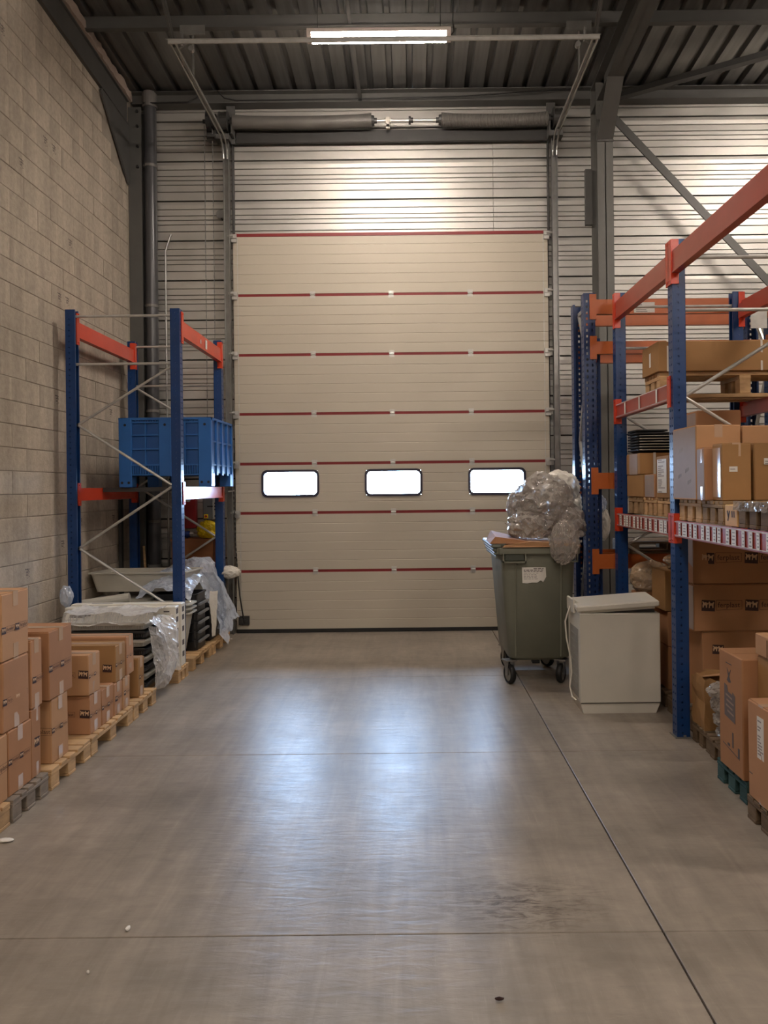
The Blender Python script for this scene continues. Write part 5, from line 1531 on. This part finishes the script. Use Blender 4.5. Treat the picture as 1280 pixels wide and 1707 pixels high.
for k in range(4):
    m.cbox(0.655 + 0.012 * k, 0.705, 6.33 , 7.1, 1.165 - 0.030 * k - 0.022, 1.165 - 0.030 * k, 0.004)
m.cbox(0.66, 0.735, 6.30, 7.12, 1.147, 1.172, 0.006)
m.build('lid_edge', mat('bin_lid', (112, 118, 108), 0.32), t)
m = MB()
pl = [(0.905, 0.98), (1.10, 0.978), (1.105, 0.90), (1.08, 0.855), (1.06, 0.87), (1.03, 0.85), (0.99, 0.852), (0.95, 0.845), (0.91, 0.848)]
m.add([(p[0], 6.378 - 0.0745 * (p[1] - 0.225) - 0.004, p[1]) for p in pl] + [(p[0], 6.378 - 0.0745 * (p[1] - 0.225), p[1]) for p in pl],
      [tuple(range(9)), tuple(range(9, 18))[::-1]] + [(i, (i + 1) % 9, 9 + (i + 1) % 9, 9 + i) for i in range(9)])
st = m.build('torn_sticker', PAPER, t)
m = MB(); rr = random.Random(2)
for k in range(8):
    z = 0.965 - 0.012 * k
    y = 6.378 - 0.0745 * (z - 0.225) - 0.0048
    x = 0.92 if k else 1.0
    while x < (1.08 if k < 3 else 1.02):
        l = rr.uniform(.012, .03)
        m.box(x, min(x + l, 1.085), y, y + 0.0006, z, z + (0.006 if k < 3 else 0.003)); x += l + .006
m.build('sticker_print', INKG, st)
for (x, y, sw) in ((0.808, 6.42, 0.35), (1.238, 6.43, -0.5), (0.85, 7.02, 0.3), (1.225, 7.02, 0.6)):
    c_, s_ = math.cos(sw), math.sin(sw)
    tr = Matrix.Translation((x, y, 0)) @ Matrix.Rotation(sw, 4, 'Z')
    m = MB(); n = 22
    prof = [(-0.024, 0.060), (-0.022, 0.074), (-0.012, 0.080), (0.012, 0.080), (0.022, 0.074), (0.024, 0.060)]
    vs = []; fs = []
    for k in range(n):
        a = 2 * PI * k / n
        vs += [(p[0], p[1] * math.cos(a), 0.0805 + p[1] * math.sin(a)) for p in prof]
    for k in range(n):
        for q in range(6):
            a0 = k * 6 + q; a1 = k * 6 + (q + 1) % 6; b0 = ((k + 1) % n) * 6 + q; b1 = ((k + 1) % n) * 6 + (q + 1) % 6
            fs.append((a0, a1, b1, b0))
    m.add(vs, fs); m.xform(tr); w_ = m.build('wheel', BLACK, t, smooth=True)
    m = MB().ring('x', (0, 0.0805), 0.012, 0.0595, -0.016, 0.016, 18).tube([(-0.03, 0, 0.0805), (0.03, 0, 0.0805)], 0.010, 8)
    m.xform(tr); m.build('hub', APPLG, w_)
    m = MB()
    for sx in (-1, 1):
        m.prism([(-0.016, 0.07), (0.016, 0.07), (0.045, 0.185), (0.045, 0.20), (-0.03, 0.20), (-0.03, 0.185)], 'x', sx * 0.029 - 0.0025, sx * 0.029 + 0.0025)
    m.box(-0.05, 0.05, -0.04, 0.055, 0.19, 0.20)
    m.xform(tr); m.build('caster_fork', ZINCD, t)
MB().box(1.0, 1.06, 6.42, 6.5, 0.165, 0.2).build('drain_plug', BLACK, t)
# flattened cardboard and the film heap on the bin
o = MB().add([(0.64, 6.30, 1.178), (0.98, 6.28, 1.178), (1.02, 6.75, 1.178), (0.66, 6.8, 1.178), (0.69, 6.32, 1.235), (0.98, 6.30, 1.19), (1.0, 6.7, 1.19), (0.70, 6.78, 1.26)],
             [(0, 3, 2, 1), (4, 5, 6, 7), (0, 1, 5, 4), (1, 2, 6, 5), (2, 3, 7, 6), (3, 0, 4, 7)]).build('cardboard_scrap', mat('brown_board', (150, 104, 66), 0.8, var=0.1))
tag(o, 'folded brown cardboard sticking out over the left edge of the bin', 'cardboard')
o = MB().add([(0.74, 6.275, 1.148), (1.38, 6.275, 1.148), (1.38, 6.9, 1.148), (0.90, 6.95, 1.150), (0.76, 6.28, 1.165), (0.98, 6.26, 1.195), (1.38, 6.27, 1.170), (1.36, 6.9, 1.17), (0.92, 6.93, 1.19)],
             [(0, 3, 2, 1), (4, 5, 6, 7, 8), (0, 1, 6, 5, 4), (1, 2, 7, 6), (2, 3, 8, 7), (3, 0, 4, 8)]).build('cardboard_scrap', CARD[1])
tag(o, 'flattened tan cardboard lying across the bin top under the film', 'cardboard')
heap = (('big clear film bundle in the middle of the heap on the bin', (1.15, 6.66, 1.52), (0.215, 0.20, 0.20), FILMG, 0.34, 41),
        ('clear film bundle at the lower left of the heap on the bin', (1.02, 6.56, 1.30), (0.17, 0.16, 0.13), FILMG, 0.36, 42),
        ('bunch of film at the left side of the heap, before the door window', (0.98, 6.72, 1.47), (0.12, 0.12, 0.14), FILMG, 0.34, 43),
        ('shiny film tongue hanging over the front edge of the bin', (1.235, 6.215, 1.19), (0.105, 0.05, 0.15), FILMG, 0.34, 44),
        ('white soft bag at the top of the heap on the bin', (1.33, 6.86, 1.63), (0.16, 0.14, 0.14), FILMW, 0.22, 45),
        ('white soft bag behind the rack upright, lower in the heap', (1.38, 6.90, 1.46), (0.14, 0.14, 0.17), FILMW, 0.22, 46),
        ('dark clear film packed low at the right of the heap on the bin', (1.34, 6.68, 1.31), (0.16, 0.17, 0.17), FILMG, 0.3, 47),
        ('whitish bag end hanging right of the worn blue upright', (1.72, 6.93, 1.30), (0.07, 0.06, 0.135), FILMW, 0.2, 48),
        ('bluish clear bag knot right of the worn blue upright', (1.66, 6.92, 1.47), (0.08, 0.07, 0.10), FILMB, 0.3, 49))
for lab, c_, r_, M_, am, sd in heap:
    o = crumple(c_, r_, sd, 5, am, squash=1.205 if (c_[2] < 1.32 and 6.4 < c_[1] < 6.9) else None).build('plastic_film', M_, smooth=True)
    tag(o, lab, 'plastic film')

# ------------------------------------------------------------ small litter on the floor, and one painted spot of daylight
for (x, y, sx, sy, M_, lab, cat, nm) in ((-1.08, 2.88, 0.02, 0.035, PAPER, 'tiny white paper scrap on the floor before the cross joint', 'scrap', 'paper_scrap'),
                                         (0.265, 2.46, 0.035, 0.007, INK, 'small dark splinter on the floor close to the viewer', 'splinter', 'wood_splinter'),
                                         (-1.12, 2.62, 0.012, 0.01, PAPER, 'tiny pale crumb near the viewer on the floor', 'scrap', 'paper_scrap'),
                                         (-1.99, 8.42, 0.035, 0.03, PAPER, 'small white spot for daylight leaking in at the left foot of the door', 'daylight_leak', 'daylight_leak_spot'),  # white blob standing in for daylight that leaks in by the door
                                         (-1.93, 3.62, 0.09, 0.05, PAPER, 'crumpled scrap of film beside the near left pallet', 'scrap', 'film_scrap')):
    o = crumple((x, y, 0.008), (sx * 0.4, sy * 0.4, 0.006), int(y * 10), 2, 0.3, squash=0.0005).build(nm, M_)
    tag(o, lab, cat)
